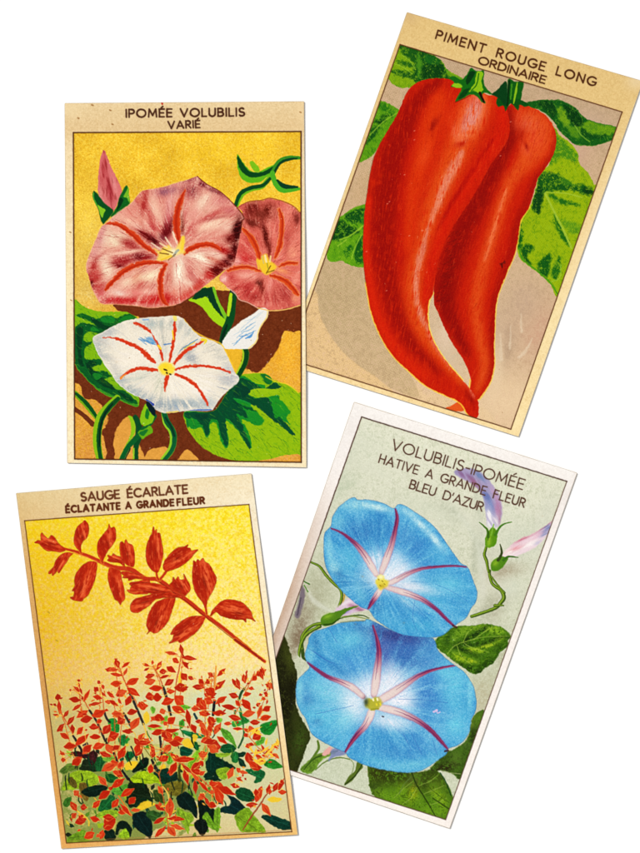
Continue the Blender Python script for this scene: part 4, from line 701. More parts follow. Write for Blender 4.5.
    for cr, P, c in (
        (s6, [135, 300, 150, 255, 195, 200, 260, 184, 330, 200, 362, 240, 350, 265, 280, 290, 200, 300, 150, 306], (142, 174, 34)), (s6, [240, 175, 285, 130, 340, 108, 400, 112, 405, 150, 350, 192, 290, 185], (26, 40, 22)),
        (s6, [120, 190, 150, 160, 180, 158, 170, 195, 140, 205], (80, 110, 40)), (s6, [165, 242, 190, 224, 215, 245, 228, 285, 200, 290], (96, 84, 30)), (s6, [240, 270, 280, 265, 300, 320, 290, 370, 255, 350], (110, 90, 34)),
        (s6, [250, 315, 320, 280, 380, 272, 415, 280, 385, 325, 310, 348], (12, 34, 24)), (s6, [355, 430, 375, 375, 420, 335, 455, 350, 450, 400, 410, 435], (24, 92, 44)), (s6, [345, 462, 395, 430, 470, 430, 468, 470, 400, 478], (140, 176, 40)),
        (s6, [400, 215, 440, 208, 480, 240, 440, 262, 405, 245], (20, 84, 34)), (s6, [330, 150, 370, 95, 400, 120, 395, 170, 350, 180], (34, 100, 34)), (s6, [460, 560, 480, 500, 530, 500, 562, 550, 548, 592, 520, 552, 490, 545, 470, 580], (14, 34, 24)),
        (s6, [480, 590, 500, 555, 525, 540, 548, 590, 520, 605], (140, 178, 34)), (s6, [565, 500, 590, 448, 650, 440, 680, 500, 670, 560, 620, 565, 585, 540], (12, 30, 26)), (s6, [395, 550, 440, 540, 462, 600, 400, 608], (12, 36, 26)),
        (s6, [170, 595, 215, 570, 260, 545, 305, 590, 290, 618, 172, 626], (110, 150, 36)), (s6, [143, 400, 150, 365, 185, 345, 192, 380, 170, 410], (60, 110, 36)), (s6, [440, 300, 540, 270, 560, 320, 480, 340], (84, 150, 50)),
        (s6, [530, 350, 560, 320, 640, 315, 650, 380, 590, 410, 545, 400], (14, 44, 26)), (s6, [555, 250, 580, 215, 640, 190, 640, 255, 580, 265], (150, 186, 30)), (s6, [160, 150, 210, 140, 240, 170, 180, 190], (100, 130, 46)),
        (s7, [180, 250, 230, 212, 300, 220, 314, 265, 300, 330, 240, 318, 190, 280], (12, 50, 36)), (s7, [350, 440, 372, 400, 420, 388, 470, 425, 504, 500, 502, 590, 450, 535, 375, 505], (10, 34, 28)),
        (s7, [355, 510, 400, 530, 460, 555, 482, 590, 450, 640, 440, 710, 405, 640, 370, 570], (130, 164, 40)), (s7, [482, 625, 530, 592, 582, 622, 578, 680, 545, 715, 505, 682], (20, 28, 24)), (s7, [22, 565, 70, 540, 130, 566, 168, 640, 168, 700, 150, 738, 90, 695, 35, 640], (8, 34, 32)),
        (s7, [-10, 325, 60, 322, 120, 330, 150, 400, 170, 462, 140, 455, 100, 435, 50, 470, 0, 510, -20, 440], (20, 36, 18)), (s7, [255, 345, 340, 306, 430, 340, 400, 390, 350, 420, 290, 405], (112, 104, 32)), (s7, [180, 380, 230, 390, 262, 470, 220, 470, 185, 450], (50, 70, 24)),
        (s7, [18, 225, 55, 180, 110, 130, 142, 150, 125, 205, 60, 235, 25, 245], (10, 30, 20)), (s7, [380, 60, 420, 50, 475, 85, 430, 120, 385, 112], (8, 70, 54)), (s7, [585, 150, 620, 100, 660, 110, 660, 290, 580, 290, 555, 270, 590, 225], (6, 46, 34)),
        (s7, [525, 455, 560, 460, 640, 540, 660, 600, 640, 660, 590, 560, 560, 580, 520, 610, 530, 520], (14, 34, 22)), (s7, [550, 600, 590, 560, 640, 620, 650, 650, 600, 625], (150, 184, 40)), (s7, [120, 560, 165, 530, 230, 555, 220, 605, 170, 612], (46, 84, 34)),
        (s7, [5, 290, 55, 245, 140, 238, 200, 275, 242, 335, 200, 325, 150, 330, 80, 322, 10, 312], (158, 190, 24)), (s7, [350, 560, 370, 520, 380, 600, 400, 640], (120, 160, 44)), (s7, [250, 600, 300, 570, 280, 640], (150, 190, 60)), (s7, [440, 180, 500, 160, 530, 130, 520, 60, 470, 120], (140, 190, 50)),
        (s8, [40, 100, 75, 92, 120, 108, 215, 165, 170, 188, 110, 185, 55, 190, 38, 150], (8, 46, 32)), (s8, [280, 180, 340, 172, 392, 190, 392, 225, 365, 255, 330, 260, 338, 225, 300, 205], (22, 96, 50)), (s8, [215, 320, 250, 288, 300, 300, 335, 345, 325, 372, 270, 372, 230, 355], (16, 72, 40)),
        (s8, [165, 335, 220, 355, 275, 410, 300, 480, 250, 460, 130, 440, 128, 410, 175, 400, 190, 370], (8, 44, 44)), (s8, [215, 460, 285, 410, 330, 458, 402, 555, 330, 562, 262, 560, 235, 540, 222, 500], (120, 158, 34)), (s8, [372, 465, 440, 456, 500, 478, 555, 500, 562, 540, 500, 545, 430, 512], (12, 58, 44)),
        (s8, [-10, 370, 40, 385, 100, 440, 105, 560, 80, 500, 40, 460, 5, 500], (8, 30, 22)), (s8, [90, 430, 118, 410, 126, 470, 115, 545, 100, 562, 84, 500], (110, 156, 38)), (s8, [15, 470, 45, 440, 90, 520, 95, 550, 40, 520], (110, 158, 36)), (s8, [-6, 490, 35, 488, 48, 540, 20, 575, -10, 560], (16, 26, 22)),
        (s8, [40, 210, 80, 192, 115, 215, 105, 250, 60, 245, 30, 240], (10, 44, 30)), (s8, [100, 180, 160, 165, 190, 190, 150, 240, 110, 220], (140, 176, 40)),
        (s5, [125, 655, 165, 630, 205, 640, 222, 665, 180, 692, 130, 680], (18, 80, 40)), (s5, [190, 700, 215, 680, 240, 700, 230, 745, 200, 745], (30, 108, 48)), (s5, [235, 690, 275, 680, 280, 700, 240, 715], (12, 50, 34)), (s5, [235, 720, 265, 735, 280, 775, 245, 765], (12, 50, 34)),
        (s5, [365, 530, 400, 502, 475, 490, 455, 550, 425, 578, 385, 570], (30, 130, 44)), (s5, [388, 755, 430, 725, 470, 740, 505, 772, 440, 785], (40, 128, 40)), (s5, [332, 632, 372, 590, 396, 596, 388, 628, 350, 642], (92, 166, 50)), (s5, [125, 535, 180, 560, 205, 600, 225, 655, 185, 620, 145, 590], (92, 156, 46)),
        (s5, [200, 495, 250, 490, 305, 495, 260, 515, 205, 530], (60, 150, 60)), (s5, [98, 475, 135, 478, 128, 502, 105, 500], (110, 170, 50)), (s5, [60, 690, 130, 690, 190, 690, 150, 712, 70, 705], (150, 190, 50)), (s5, [240, 430, 265, 460, 300, 490, 255, 495], (30, 110, 44)),
        (s4, [60, 595, 85, 585, 120, 605, 90, 640, 66, 635], (40, 140, 50)), (s4, [428, 660, 460, 650, 502, 688, 440, 712], (10, 74, 50)), (s4, [415, 402, 450, 395, 495, 408, 450, 428], (110, 176, 46)), (s4, [245, 415, 262, 405, 278, 425, 262, 450], (110, 170, 50)),
        (s4, [-10, 490, 30, 480, 55, 520, 50, 560, 5, 560], (30, 130, 44)), (s4, [90, 690, 125, 680, 150, 700, 110, 745], (10, 90, 44)), (s4, [340, 700, 380, 690, 385, 740, 350, 755], (90, 160, 40)), (s4, [420, 500, 450, 485, 455, 520, 430, 540], (70, 150, 44)), (s4, [440, 550, 500, 560, 600, 590, 520, 600, 450, 570], (20, 110, 60)),
        (s4, [310, 490, 345, 460, 355, 490, 320, 515], (130, 190, 60)), (s4, [470, 770, 530, 680, 540, 740, 490, 790], (130, 184, 40)), (s4, [500, 625, 530, 620, 540, 670, 515, 660], (16, 90, 40)), (s4, [215, 655, 240, 645, 250, 670], (100, 176, 50)), (s4, [590, 700, 640, 690, 640, 800, 590, 790], (8, 48, 36)),
        (s4, [570, 740, 560, 680, 590, 640, 600, 720], (150, 190, 90)), (s4, [330, 820, 400, 800, 410, 853, 340, 853], (8, 50, 40)), (s4, [390, 560, 420, 570, 400, 600, 380, 590], (120, 180, 60)), (s4, [235, 530, 300, 525, 320, 540, 250, 550], (140, 190, 60)),
        (s3, [553, 490, 580, 480, 605, 515, 585, 560, 555, 556], (30, 134, 50)), (s3, [605, 590, 640, 580, 640, 645, 608, 630], (30, 110, 50)), (s3, [460, 740, 480, 712, 525, 735, 510, 790, 465, 800], (24, 84, 40)), (s3, [280, 680, 320, 685, 310, 720], (150, 180, 60)), (s3, [370, 780, 390, 730, 440, 735, 460, 790, 400, 795], (30, 44, 24)),
        (s3, [420, 690, 450, 675, 475, 700, 450, 760, 425, 740], (60, 22, 24)), (s3, [500, 700, 560, 700, 600, 730, 520, 740], (120, 170, 60)),
        (s3, [310, 690, 350, 678, 420, 700, 400, 720, 340, 712], (60, 14, 18)), (s3, [385, 640, 410, 625, 420, 645, 395, 655], (30, 20, 50))):
        lv(cr.f(P), c)
    # stems of the bed
    def rs(cr, P, w, col, a=.9): C.stroke(cr.f(P), w, col, a=a, part=stems)
    stems = C.part('stem')
    R1, BK, YO = (196, 84, 40), (34, 28, 34), (236, 186, 70)
    for cr, P, w, c in ((s3, [235, 370, 250, 440, 290, 510, 330, 590], 1, R1), (s3, [325, 585, 370, 660, 430, 745], 2, BK), (s3, [330, 300, 380, 350, 430, 440], 1, R1), (s3, [425, 430, 470, 500, 520, 615], 2.2, BK), (s3, [490, 280, 505, 350, 512, 430], .9, R1), (s3, [512, 430, 530, 480, 550, 500], 2.2, BK),
        (s4, [60, 170, 85, 240, 120, 320], 1.2, R1), (s4, [122, 322, 165, 420, 205, 512], 2.6, BK), (s4, [205, 510, 235, 620, 260, 740], 1.4, YO), (s4, [255, 730, 290, 790], 2, BK), (s4, [262, 160, 300, 220, 325, 290], 1.2, R1), (s4, [325, 285, 348, 360, 370, 455], 2.8, BK), (s4, [440, 60, 425, 160, 405, 260, 395, 360], 1.3, R1), (s4, [360, 440, 375, 530, 385, 600], 1, YO),
        (s4, [-60, 310, -20, 370, 40, 390, 85, 450], 1, YO), (s4, [85, 450, 110, 490, 135, 535], 2.6, BK), (s4, [306, 590, 316, 698], 2.4, BK), (s4, [635, 200, 638, 330], 1.1, R1), (s4, [638, 370, 630, 455], 2.6, BK), (s4, [25, 690, 60, 770, 110, 850], 2, BK), (s4, [130, 650, 165, 730], 1.6, BK), (s4, [200, 640, 240, 700, 280, 740], 1, (120, 110, 40)),
        (s4, [90, 520, 150, 570, 160, 610], .9, YO), (s4, [515, 450, 530, 480], 2.4, (20, 50, 60)), (s4, [420, 780, 424, 853], 2.4, (90, 100, 30)), (s4, [440, 755, 500, 800, 560, 853], 1.6, (200, 60, 20)), (s5, [98, 160, 92, 290], 1.6, (234, 150, 60)), (s5, [90, 370, 80, 455], 2.6, BK), (s5, [272, 295, 250, 325, 238, 362], 2.6, (20, 70, 34)),
        (s5, [345, 225, 300, 260, 272, 295], 1, R1), (s5, [270, 560, 262, 600, 236, 655], 2, (24, 80, 40)), (s5, [215, 430, 210, 490], 2, (30, 100, 50)), (s5, [240, 400, 260, 470, 266, 560], 1.4, (40, 110, 50)), (s5, [0, 380, 40, 470, 60, 580], .9, YO), (s6, [230, 30, 300, 120], 1.6, BK), (s6, [450, 80, 490, 170, 560, 260], 2, BK), (s6, [350, 380, 430, 300, 500, 230], 1, YO),
        (s6, [480, 340, 520, 400, 560, 460], 1.2, (232, 120, 40)), (s6, [225, 430, 290, 480, 300, 520], 1.4, (232, 190, 60)), (s7, [245, 350, 290, 420, 290, 600], 1.4, (236, 190, 90)), (s7, [165, 150, 190, 220], 2, BK), (s7, [375, 180, 372, 310], 2.2, (60, 70, 24)), (s8, [262, 548, 315, 465, 370, 388, 408, 330, 470, 298], [1.2, 1.8, 1.6, 1.2, .8], (150, 66, 40)), (s8, [0, 250, 40, 300, 90, 360], 1.2, (200, 150, 60))):
        rs(cr, P, w, c)
    for cr, P in ((s4, [205, 460, 225, 435, 240, 460, 238, 500, 215, 510]), (s4, [495, 590, 515, 572, 538, 590, 520, 618]), (s4, [440, 620, 480, 600, 500, 640, 460, 650]), (s7, [0, 190, 20, 165, 60, 170, 40, 200, 5, 225]), (s7, [220, 200, 260, 180, 270, 205, 230, 222]), (s7, [60, 500, 110, 460, 190, 480, 110, 520, 70, 530]),
                  (s8, [412, 362, 440, 345, 495, 355, 490, 372, 440, 378]), (s5, [300, 545, 340, 540, 370, 560, 330, 570]), (s5, [330, 735, 390, 725, 400, 745, 360, 765]), (s4, [90, 760, 130, 740, 168, 742, 150, 775, 100, 795]), (s7, [440, 20, 480, 0, 480, 50, 440, 60]), (s4, [430, 190, 440, 260, 418, 255])):
        C.fill(cr.f(P), (240, 194, 44), stems, a=.9)
    for _ in range(46):
        x = rng.uniform(64, 240); y = rng.uniform(728, 800); C.stroke([(x, y), (x+rng.uniform(-1, 2.5), y+rng.uniform(3, 6)), (x+rng.uniform(0, 4), y+rng.uniform(7, 14))], [.8, 1.4, 1.0], [(24, 40, 26), (16, 60, 34), (40, 30, 24), (60, 110, 36)][rng.integers(4)], a=.9, part=stems)
    # florets of the bed, grouped by the spike they belong to
    PET = [(s3, '230,330,235,370,35;238,380,243,450,25;205,455,235,460,12;270,470,295,430,22;290,515,330,465,30;230,555,270,510,28;250,570,300,600,32;275,650,345,645,50;345,635,415,575,45;350,575,385,530,32;320,520,325,570,28;250,685,275,700,18;255,735,275,735,22;325,755,375,715,45;205,390,225,400,14;210,460,235,455,12'),
     (s3, '305,300,312,310,14;350,242,370,250,14;360,265,365,290,12;330,285,375,320,20;305,360,370,365,35;390,370,425,305,22;325,425,375,390,22;350,470,410,430,40;375,490,440,475,45;385,690,435,640,45;350,310,380,305,14;365,290,380,330,12'),
     (s3, '475,250,490,265,20;455,290,480,310,28;505,275,510,300,22;450,345,500,355,30;425,395,500,380,20;445,460,520,430,48;520,425,540,430,15;470,500,500,490,28;425,530,480,530,35;510,570,550,515,45;430,590,490,590,35;450,655,515,635,40;500,320,525,345,16'),
     (s3, '585,125,595,165,32;525,180,595,180,25;560,205,620,215,20;560,270,620,262,38;590,330,640,310,40;600,480,635,460,30'),
     (s3, '535,320,575,350,22;520,375,560,380,25;570,465,620,445,38;600,510,640,480,40;540,610,600,570,48;535,640,565,690,35;565,660,610,650,32;490,685,550,705,28;600,720,640,660,30;505,795,585,745,50;570,800,620,830,30;560,385,600,400,20;600,360,620,390,16;600,770,630,740,28'),
     (s4, '35,120,55,165,32;0,180,45,182,25;15,208,75,215,20;75,165,120,135,20;85,215,105,170,18;10,268,70,262,35;105,270,170,235,42;40,335,100,310,42;110,295,180,340,38;100,395,125,340,38;170,400,230,400,50;180,380,200,420,30'),
     (s4, '200,145,245,160,18;210,185,240,170,16;262,125,258,150,16;285,180,315,130,26;220,225,270,212,30;215,262,275,245,40;245,295,320,290,38;305,195,345,188,32;310,230,360,215,20;350,165,400,195,35;340,275,385,240,38;220,345,270,340,48;265,350,315,345,48;350,315,395,310,32;320,385,390,360,45'),
     (s4, '430,30,445,95,28;340,75,410,85,22;385,115,420,135,35;445,105,525,115,28;445,130,480,175,25;440,205,470,245,38;480,225,510,240,25;400,290,475,285,50;400,345,450,390,60;385,410,455,440,48;470,430,490,530,32;305,440,340,430,35;430,300,470,300,30'),
     (s4, '265,470,330,480,45;355,505,395,470,45;235,525,310,525,22;260,570,330,550,40;320,560,420,545,28;330,600,390,610,36;380,620,450,598,44;320,560,350,600,40;500,515,525,565,35;330,680,370,640,40;300,730,355,710,40;255,680,265,710,30;235,780,265,800,35;345,560,380,600,26;250,470,275,490,20;330,500,350,520,26'),
     (s4, '510,285,575,290,32;545,240,570,260,30;590,260,615,245,28;585,300,640,330,55;530,400,590,370,50;500,415,545,420,35;550,440,610,450,40;600,480,640,500,45;525,495,565,495,25;560,530,580,580,28;565,610,620,600,35;600,645,640,640,50;545,690,590,710,40;580,330,640,350,40;600,200,630,220,26;595,540,615,580,24;530,380,560,350,30'),
     (s4, '15,450,70,450,38;50,500,85,480,50;110,445,165,430,38;130,540,175,475,45;0,590,50,570,55;0,370,40,395,24;80,555,140,560,28;0,670,20,660,35;20,660,60,650,30;55,715,95,650,45;0,760,50,750,45;55,780,85,750,35;30,800,80,830,35'),
     (s4, '170,620,210,570,35;200,640,235,600,40;160,700,195,640,50;190,620,245,620,35;150,600,190,650,30;385,700,420,740,40;400,730,510,720,35;370,820,400,745,42;500,810,550,740,45;500,800,570,810,35;455,800,470,853,35;255,640,270,700,24'),
     (s5, '50,200,85,225,25;110,215,155,175,28;95,300,150,245,32;0,240,20,280,30;35,260,65,240,28;40,300,90,335,50;30,360,80,380,45;100,385,160,345,35;0,380,40,420,50;85,445,155,445,35;0,440,40,455,30;60,290,85,330,40;0,270,25,285,20;5,360,35,400,30'),
     (s5, '200,240,245,300,32;265,210,275,260,30;320,245,345,215,30;340,215,400,180,36;365,185,385,240,30;180,330,235,345,32;300,290,330,300,22;265,335,310,325,28;220,370,245,400,28;260,365,310,425,45;140,400,220,415,32;265,455,335,440,40;180,465,250,480,35;205,540,260,540,20;150,508,195,508,22;375,165,395,215,18;225,235,245,290,20;285,205,275,255,14'),
     (s5, '310,500,365,500,35;355,470,375,400,28;385,430,430,405,38;370,480,430,465,38;345,395,370,385,18;360,335,380,330,18;400,270,445,285,28;415,255,430,300,18;390,320,415,330,22;380,355,400,360,20;430,260,445,300,18;405,270,420,290,16;400,330,410,345,16;345,390,355,405,14'),
     (s5, '60,470,80,530,40;90,570,125,505,35;50,640,125,650,70;10,620,60,600,40;0,500,30,540,30;110,590,165,630,30;35,540,50,590,25;0,700,30,700,40;0,740,20,760,30;60,650,110,680,50;10,530,30,575,24;55,520,70,560,30'),
     (s5, '275,570,290,590,30;325,600,370,570,50;290,545,330,540,35;290,690,310,760,50;310,770,375,775,45;280,650,310,640,30;450,690,480,720,22;415,665,440,690,16;340,700,380,720,22;465,620,480,650,18;300,630,330,640,20;400,690,430,660,14;440,640,480,660,14;430,700,470,700,16;270,540,300,560,22;300,740,350,780,34;375,640,395,680,14;350,670,370,690,14;380,700,400,710,14;350,720,390,740,16'),
     (s6, '390,180,465,145,48;480,165,505,135,30;360,225,410,280,34;445,285,515,235,40;450,190,485,210,25;365,355,425,310,45;325,410,365,370,35;200,150,245,115,45;130,120,155,120,24;125,80,150,90,16;150,40,215,30,40;270,70,310,30,45;370,80,430,100,28;405,30,440,80,40;450,55,485,35,30;480,110,520,40,40;330,50,385,20,40;420,290,440,300,20'),
     (s6, '500,340,570,295,40;545,385,580,350,38;445,410,475,360,35;480,440,530,440,28;495,395,555,460,25;560,430,610,425,25;190,380,225,430,34;195,475,220,445,30;220,505,280,480,45;250,410,285,410,38;210,335,235,310,38;310,475,365,490,35;275,595,330,565,45;370,600,385,550,35;395,530,455,480,70;395,540,440,530,30;230,555,250,545,15;240,460,270,490,40;185,400,210,410,14;345,590,370,575,22;390,470,450,470,40'),
     (s7, '300,570,300,440,58;290,590,405,595,38;185,625,265,580,35;195,725,265,650,40;310,640,410,670,35;290,655,340,720,55;195,490,260,530,40;150,245,160,180,44;215,350,250,410,30;240,150,290,120,45;215,490,240,480,20'),
     (s7, '310,100,360,160,28;350,150,475,145,38;310,250,345,170,50;410,230,440,335,38;490,310,498,400,38;470,230,550,250,42;470,210,520,165,38;530,445,560,400,45;600,390,640,390,30;590,480,640,490,45;530,120,570,110,40;600,320,640,350,25;45,100,70,20,50;60,20,150,20,40;170,130,185,90,30;400,190,470,250,26;465,245,530,320,26;525,315,600,395,26;260,80,310,30,36;300,20,390,30,44;560,20,640,0,40'),
     (s8, '70,270,150,300,60;100,300,140,390,50;120,290,215,330,44;50,390,100,400,40;0,330,30,350,35;190,270,240,285,30;175,230,200,170,40;225,170,250,200,24;230,240,250,225,18;60,270,110,262,30;240,190,290,200,22;225,230,260,250,16;0,210,20,200,30;30,350,60,400,24'),
     (s8, '345,370,375,285,45;340,300,345,340,30;285,395,350,390,30;380,390,430,460,38;410,320,425,270,25;450,310,475,260,30;480,300,510,235,28;480,315,525,315,30;345,340,350,370,28;430,300,425,330,18;495,240,500,265,18')]
    reds = [(198, 50, 16), (204, 60, 22), (186, 42, 14), (210, 80, 36), (180, 42, 18)]
    for cr, lst in PET:
        sp = C.part('flower_spike')
        V_ = np.array([cr.f([float(q_) for q_ in t.split(',')][:4]) for t in lst.split(';')]); mid = V_.mean(1); c0 = mid.mean(0)
        ev = np.linalg.svd(mid-c0)[2][0]
        if abs(ev[1]) > .6:                      # thin stalks run from the spike's axis to its florets
            for mp in mid:
                t_ = np.clip((mp-c0)@ev, np.quantile((mid-c0)@ev, .12), np.quantile((mid-c0)@ev, .88)); ft = c0+ev*(t_+(2.5 if ev[1] > 0 else -2.5)); C.stroke([tuple(ft), tuple(mp)], [.9, .7], (222, 130, 60) if rng.random() < .6 else (238, 190, 80), a=.8, part=stems)
            pr = (mid-c0)@ev; C.stroke([tuple(c0+ev*np.quantile(pr, .12)), tuple(c0+ev*np.quantile(pr, .88))], 1.0, (206, 96, 44), a=.8, part=stems, wob=.6)
        for x_, y_ in list(mid)*2:
            if rng.random() < .6:
                an_ = rng.uniform(0, 6.3); q0 = (x_+math.cos(an_)*3, y_+math.sin(an_)*3); C.stroke([q0, (q0[0]+rng.uniform(-2, 2), q0[1]+rng.uniform(-2, 2))], [1.4, .4], [(244, 190, 60), (236, 140, 60), (250, 214, 110)][rng.integers(3)], a=.85, part=stems)
        for t in lst.split(';'):
            v = [float(q_) for q_ in t.split(',')]
            (x1, y1), (x2, y2) = cr.f(v[:4]); w = v[4]/cr.k*1.0; x2 = x1+(x2-x1)*.95; y2 = y1+(y2-y1)*.95
            if math.hypot(x2-x1, y2-y1) < w*.75: x2 += w*.3; y2 -= w*.3
            C.petal(x1, y1, x2, y2, w+1.1, (246, 200, 110), None, a=.5)
            c = reds[rng.integers(5)]
            if x1 < 75: c = tuple(int(q_*.93) for q_ in c)
            C.petal(x1, y1, x2, y2, w, c, sp)
            C.stroke([(x1*.75+x2*.25, y1*.75+y2*.25), (x1*.2+x2*.8, y1*.2+y2*.8)], [w*.12, w*.25, .1][:2], (170, 30, 12) if rng.random() < .5 else (228, 96, 60), a=.5)
        yx = mid[:, 1]; n_t = 9 if yx.mean() < 770 else 7
        for _ in range(n_t):                     # small buds filling the spike
            mp = mid[rng.integers(len(mid))]+rng.normal(0, 3.0, 2); an_ = rng.uniform(0, 6.3); L_ = rng.uniform(2.2, 4.2)
            C.petal(mp[0], mp[1], mp[0]+math.cos(an_)*L_, mp[1]+math.sin(an_)*L_, rng.uniform(1.2, 2.0), [(190, 50, 18), (214, 96, 36), (236, 160, 60), (170, 36, 14)][rng.integers(4)], sp)
    # yellow sparks among the right-hand florets
    sk = C.part('flower_spike')
    for x, y, X, Y in ((300, 560, 370, 530), (310, 580, 345, 545), (400, 640, 410, 600), (380, 680, 420, 650), (400, 700, 450, 650), (330, 690, 380, 680), (345, 660, 330, 720), (430, 660, 470, 620), (340, 740, 390, 720), (300, 650, 330, 690), (450, 640, 485, 630), (320, 720, 360, 750), (470, 600, 478, 640), (420, 690, 450, 710), (380, 580, 330, 560)):
        C.petal(*s5.f([x, y])[0], *s5.f([X, Y])[0], 2.1, (246, 196, 66), sk)
    # ---- the large spray across the top
    br = C.part('flower_stem')
    def st2(cr, P, w): C.stroke(cr.f(P), [q_+1.4 for q_ in w], (236, 170, 40), a=.5); C.stroke(cr.f(P), w, (190, 56, 28), part=br)
    st2(s1, [225, 366, 280, 378, 340, 395, 400, 420, 440, 440, 500, 462, 570, 470, 610, 495, 650, 520], [1.6, 2.4, 2.8, 3.4, 3.8, 4.6, 4.4, 4])
    st2(s2, [-10, 505, 60, 515, 110, 520, 160, 555, 210, 592, 260, 628, 330, 685, 400, 735, 470, 790, 545, 850], [3, 3.6, 4.2, 4.6, 4.6, 4.4, 4, 3.4, 3, 2.8])
    st2(s5, [215, -2, 260, 30, 320, 75, 395, 130], [2.8, 3, 3.2, 2.6]); C.stroke(s5.f([215, -5, 280, 40, 385, 128]), .8, (110, 30, 24), a=.7)
    C.stroke(s2.f([115, 528, 180, 578, 250, 628, 330, 692, 420, 765, 540, 855]), .8, (120, 34, 24), a=.7); C.stroke(s1.f([300, 392, 400, 426, 480, 462, 600, 500]), .7, (230, 100, 60), a=.7)
    st2(s2, [155, 470, 138, 495, 118, 520], [3, 2.4, 2.4]); st2(s2, [100, 470, 104, 500, 112, 520], [1.6, 2, 2]); st2(s2, [332, 610, 336, 650, 340, 680], [2, 2, 2]); st2(s2, [385, 665, 360, 690], [1.6, 1.6]); st2(s1, [436, 425, 440, 440], [2.4, 2]); st2(s1, [330, 375, 338, 392], [2, 1.6])
    QP = [(s1, [118, 344, 132, 334, 148, 335, 146, 312, 152, 298, 164, 312, 182, 326, 196, 310, 214, 322, 228, 345, 262, 378, 240, 388, 210, 384, 178, 382, 156, 368, 140, 350], 20),
      (s1, [336, 388, 312, 362, 304, 335, 308, 300, 322, 268, 344, 250, 354, 240, 362, 246, 372, 262, 374, 290, 364, 320, 348, 336, 336, 360], 80),
      (s1, [298, 396, 268, 392, 240, 404, 218, 430, 208, 458, 184, 484, 188, 492, 200, 488, 202, 500, 216, 488, 226, 478, 232, 488, 250, 462, 268, 436, 282, 412], 120),
      (s1, [412, 440, 378, 434, 345, 452, 318, 486, 306, 520, 308, 548, 296, 572, 306, 574, 300, 600, 286, 604, 300, 616, 338, 622, 350, 610, 370, 592, 388, 556, 402, 520, 410, 480], 110),
      (s1, [436, 432, 418, 400, 414, 366, 422, 335, 442, 306, 462, 282, 470, 258, 478, 274, 496, 272, 502, 300, 500, 330, 480, 362, 462, 385, 450, 410], 75),
      (s1, [472, 466, 465, 505, 472, 545, 488, 590, 498, 612, 512, 622, 524, 638, 530, 626, 544, 610, 542, 570, 530, 520, 524, 482, 505, 472], 80),
      (s1, [546, 462, 520, 440, 480, 436, 462, 428, 470, 418, 464, 404, 482, 408, 490, 396, 508, 408, 526, 412, 538, 432], 20),
      (s1, [585, 458, 556, 450, 532, 424, 522, 385, 522, 350, 532, 340, 542, 348, 550, 330, 560, 348, 580, 358, 590, 400, 590, 440], 80),
      (s1, [625, 505, 600, 494, 560, 480, 528, 486, 540, 500, 535, 510, 560, 512, 564, 524, 596, 514, 620, 512], 10),
      (s1, [660, 520, 610, 528, 570, 535, 574, 548, 598, 552, 600, 562, 580, 568, 556, 570, 574, 584, 610, 588, 660, 580], 175),
      (s2, [180, 582, 140, 548, 100, 538, 50, 535, -10, 545, -20, 575, 30, 572, 60, 580, 100, 590, 150, 590], 10),
      (s2, [175, 585, 130, 580, 90, 586, 40, 600, 0, 612, -20, 640, -18, 668, 10, 676, 40, 660, 70, 640, 96, 614, 130, 606, 165, 600], 165),
      (s2, [192, 606, 160, 604, 130, 614, 100, 628, 76, 660, 60, 700, 56, 740, 66, 762, 58, 776, 74, 764, 90, 772, 108, 768, 138, 742, 160, 710, 176, 664], 110),
      (s2, [104, 486, 82, 474, 60, 445, 52, 400, 56, 360, 68, 325, 80, 300, 88, 270, 94, 290, 102, 282, 104, 298, 118, 300, 124, 330, 132, 375, 132, 410, 122, 450, 112, 478], 85),
      (s2, [148, 480, 134, 462, 140, 435, 158, 408, 180, 385, 204, 368, 236, 362, 252, 354, 248, 368, 262, 372, 268, 382, 298, 378, 282, 396, 258, 424, 230, 448, 200, 464, 172, 474], 150),
      (s2, [334, 652, 318, 622, 294, 592, 278, 550, 272, 500, 276, 450, 278, 430, 290, 438, 298, 424, 308, 432, 322, 418, 332, 434, 352, 448, 370, 480, 386, 512, 380, 545, 364, 582, 346, 612], 75),
      (s2, [360, 688, 368, 665, 388, 642, 412, 622, 440, 614, 480, 618, 510, 630, 532, 650, 552, 674, 558, 700, 570, 716, 548, 706, 528, 704, 526, 720, 510, 708, 480, 708, 440, 700, 405, 688, 385, 672], 12),
      (s2, [332, 696, 296, 692, 262, 696, 230, 710, 208, 728, 186, 748, 170, 778, 184, 780, 176, 806, 162, 820, 180, 816, 204, 810, 216, 818, 250, 798, 288, 770, 316, 735], 145),
      (s2, [196, 574, 178, 560, 164, 545, 176, 530, 182, 508, 192, 520, 204, 506, 212, 520, 232, 518, 232, 494, 244, 516, 258, 540, 262, 566, 250, 582, 238, 596, 220, 586], 60),
      (s2, [190, 585, 160, 578, 130, 590, 150, 604, 200, 604, 226, 608, 215, 594], 10)]
    C.tex = None
    for cr, P, an in QP:
        i = C.part('red_bloom'); pts = cr.f(P)
        C.fill([(x+.6, y+.5) for x, y in pts], (240, 180, 40), a=.35, soft=.8)
        C.stroke(pts+pts[:1], .9, (110, 40, 20), a=.55)
        m = C.fill(pts, (190, 50, 20), i, ret=True); A = np.array(pts); c0 = A.mean(0); old = C.clip; C.clip = m
        C.flow(an, .16, .8, int(rng.integers(80))); C.tex = .6*C.tex+.4*noise(C.x*.4, C.y*.4, 17); d = (A-c0); ca, sa = math.cos(math.radians(an)), math.sin(math.radians(an)); L = np.abs(d@np.array([ca, sa])).max(); Wd = np.abs(d@np.array([-sa, ca])).max()
        nx, ny = -sa, ca
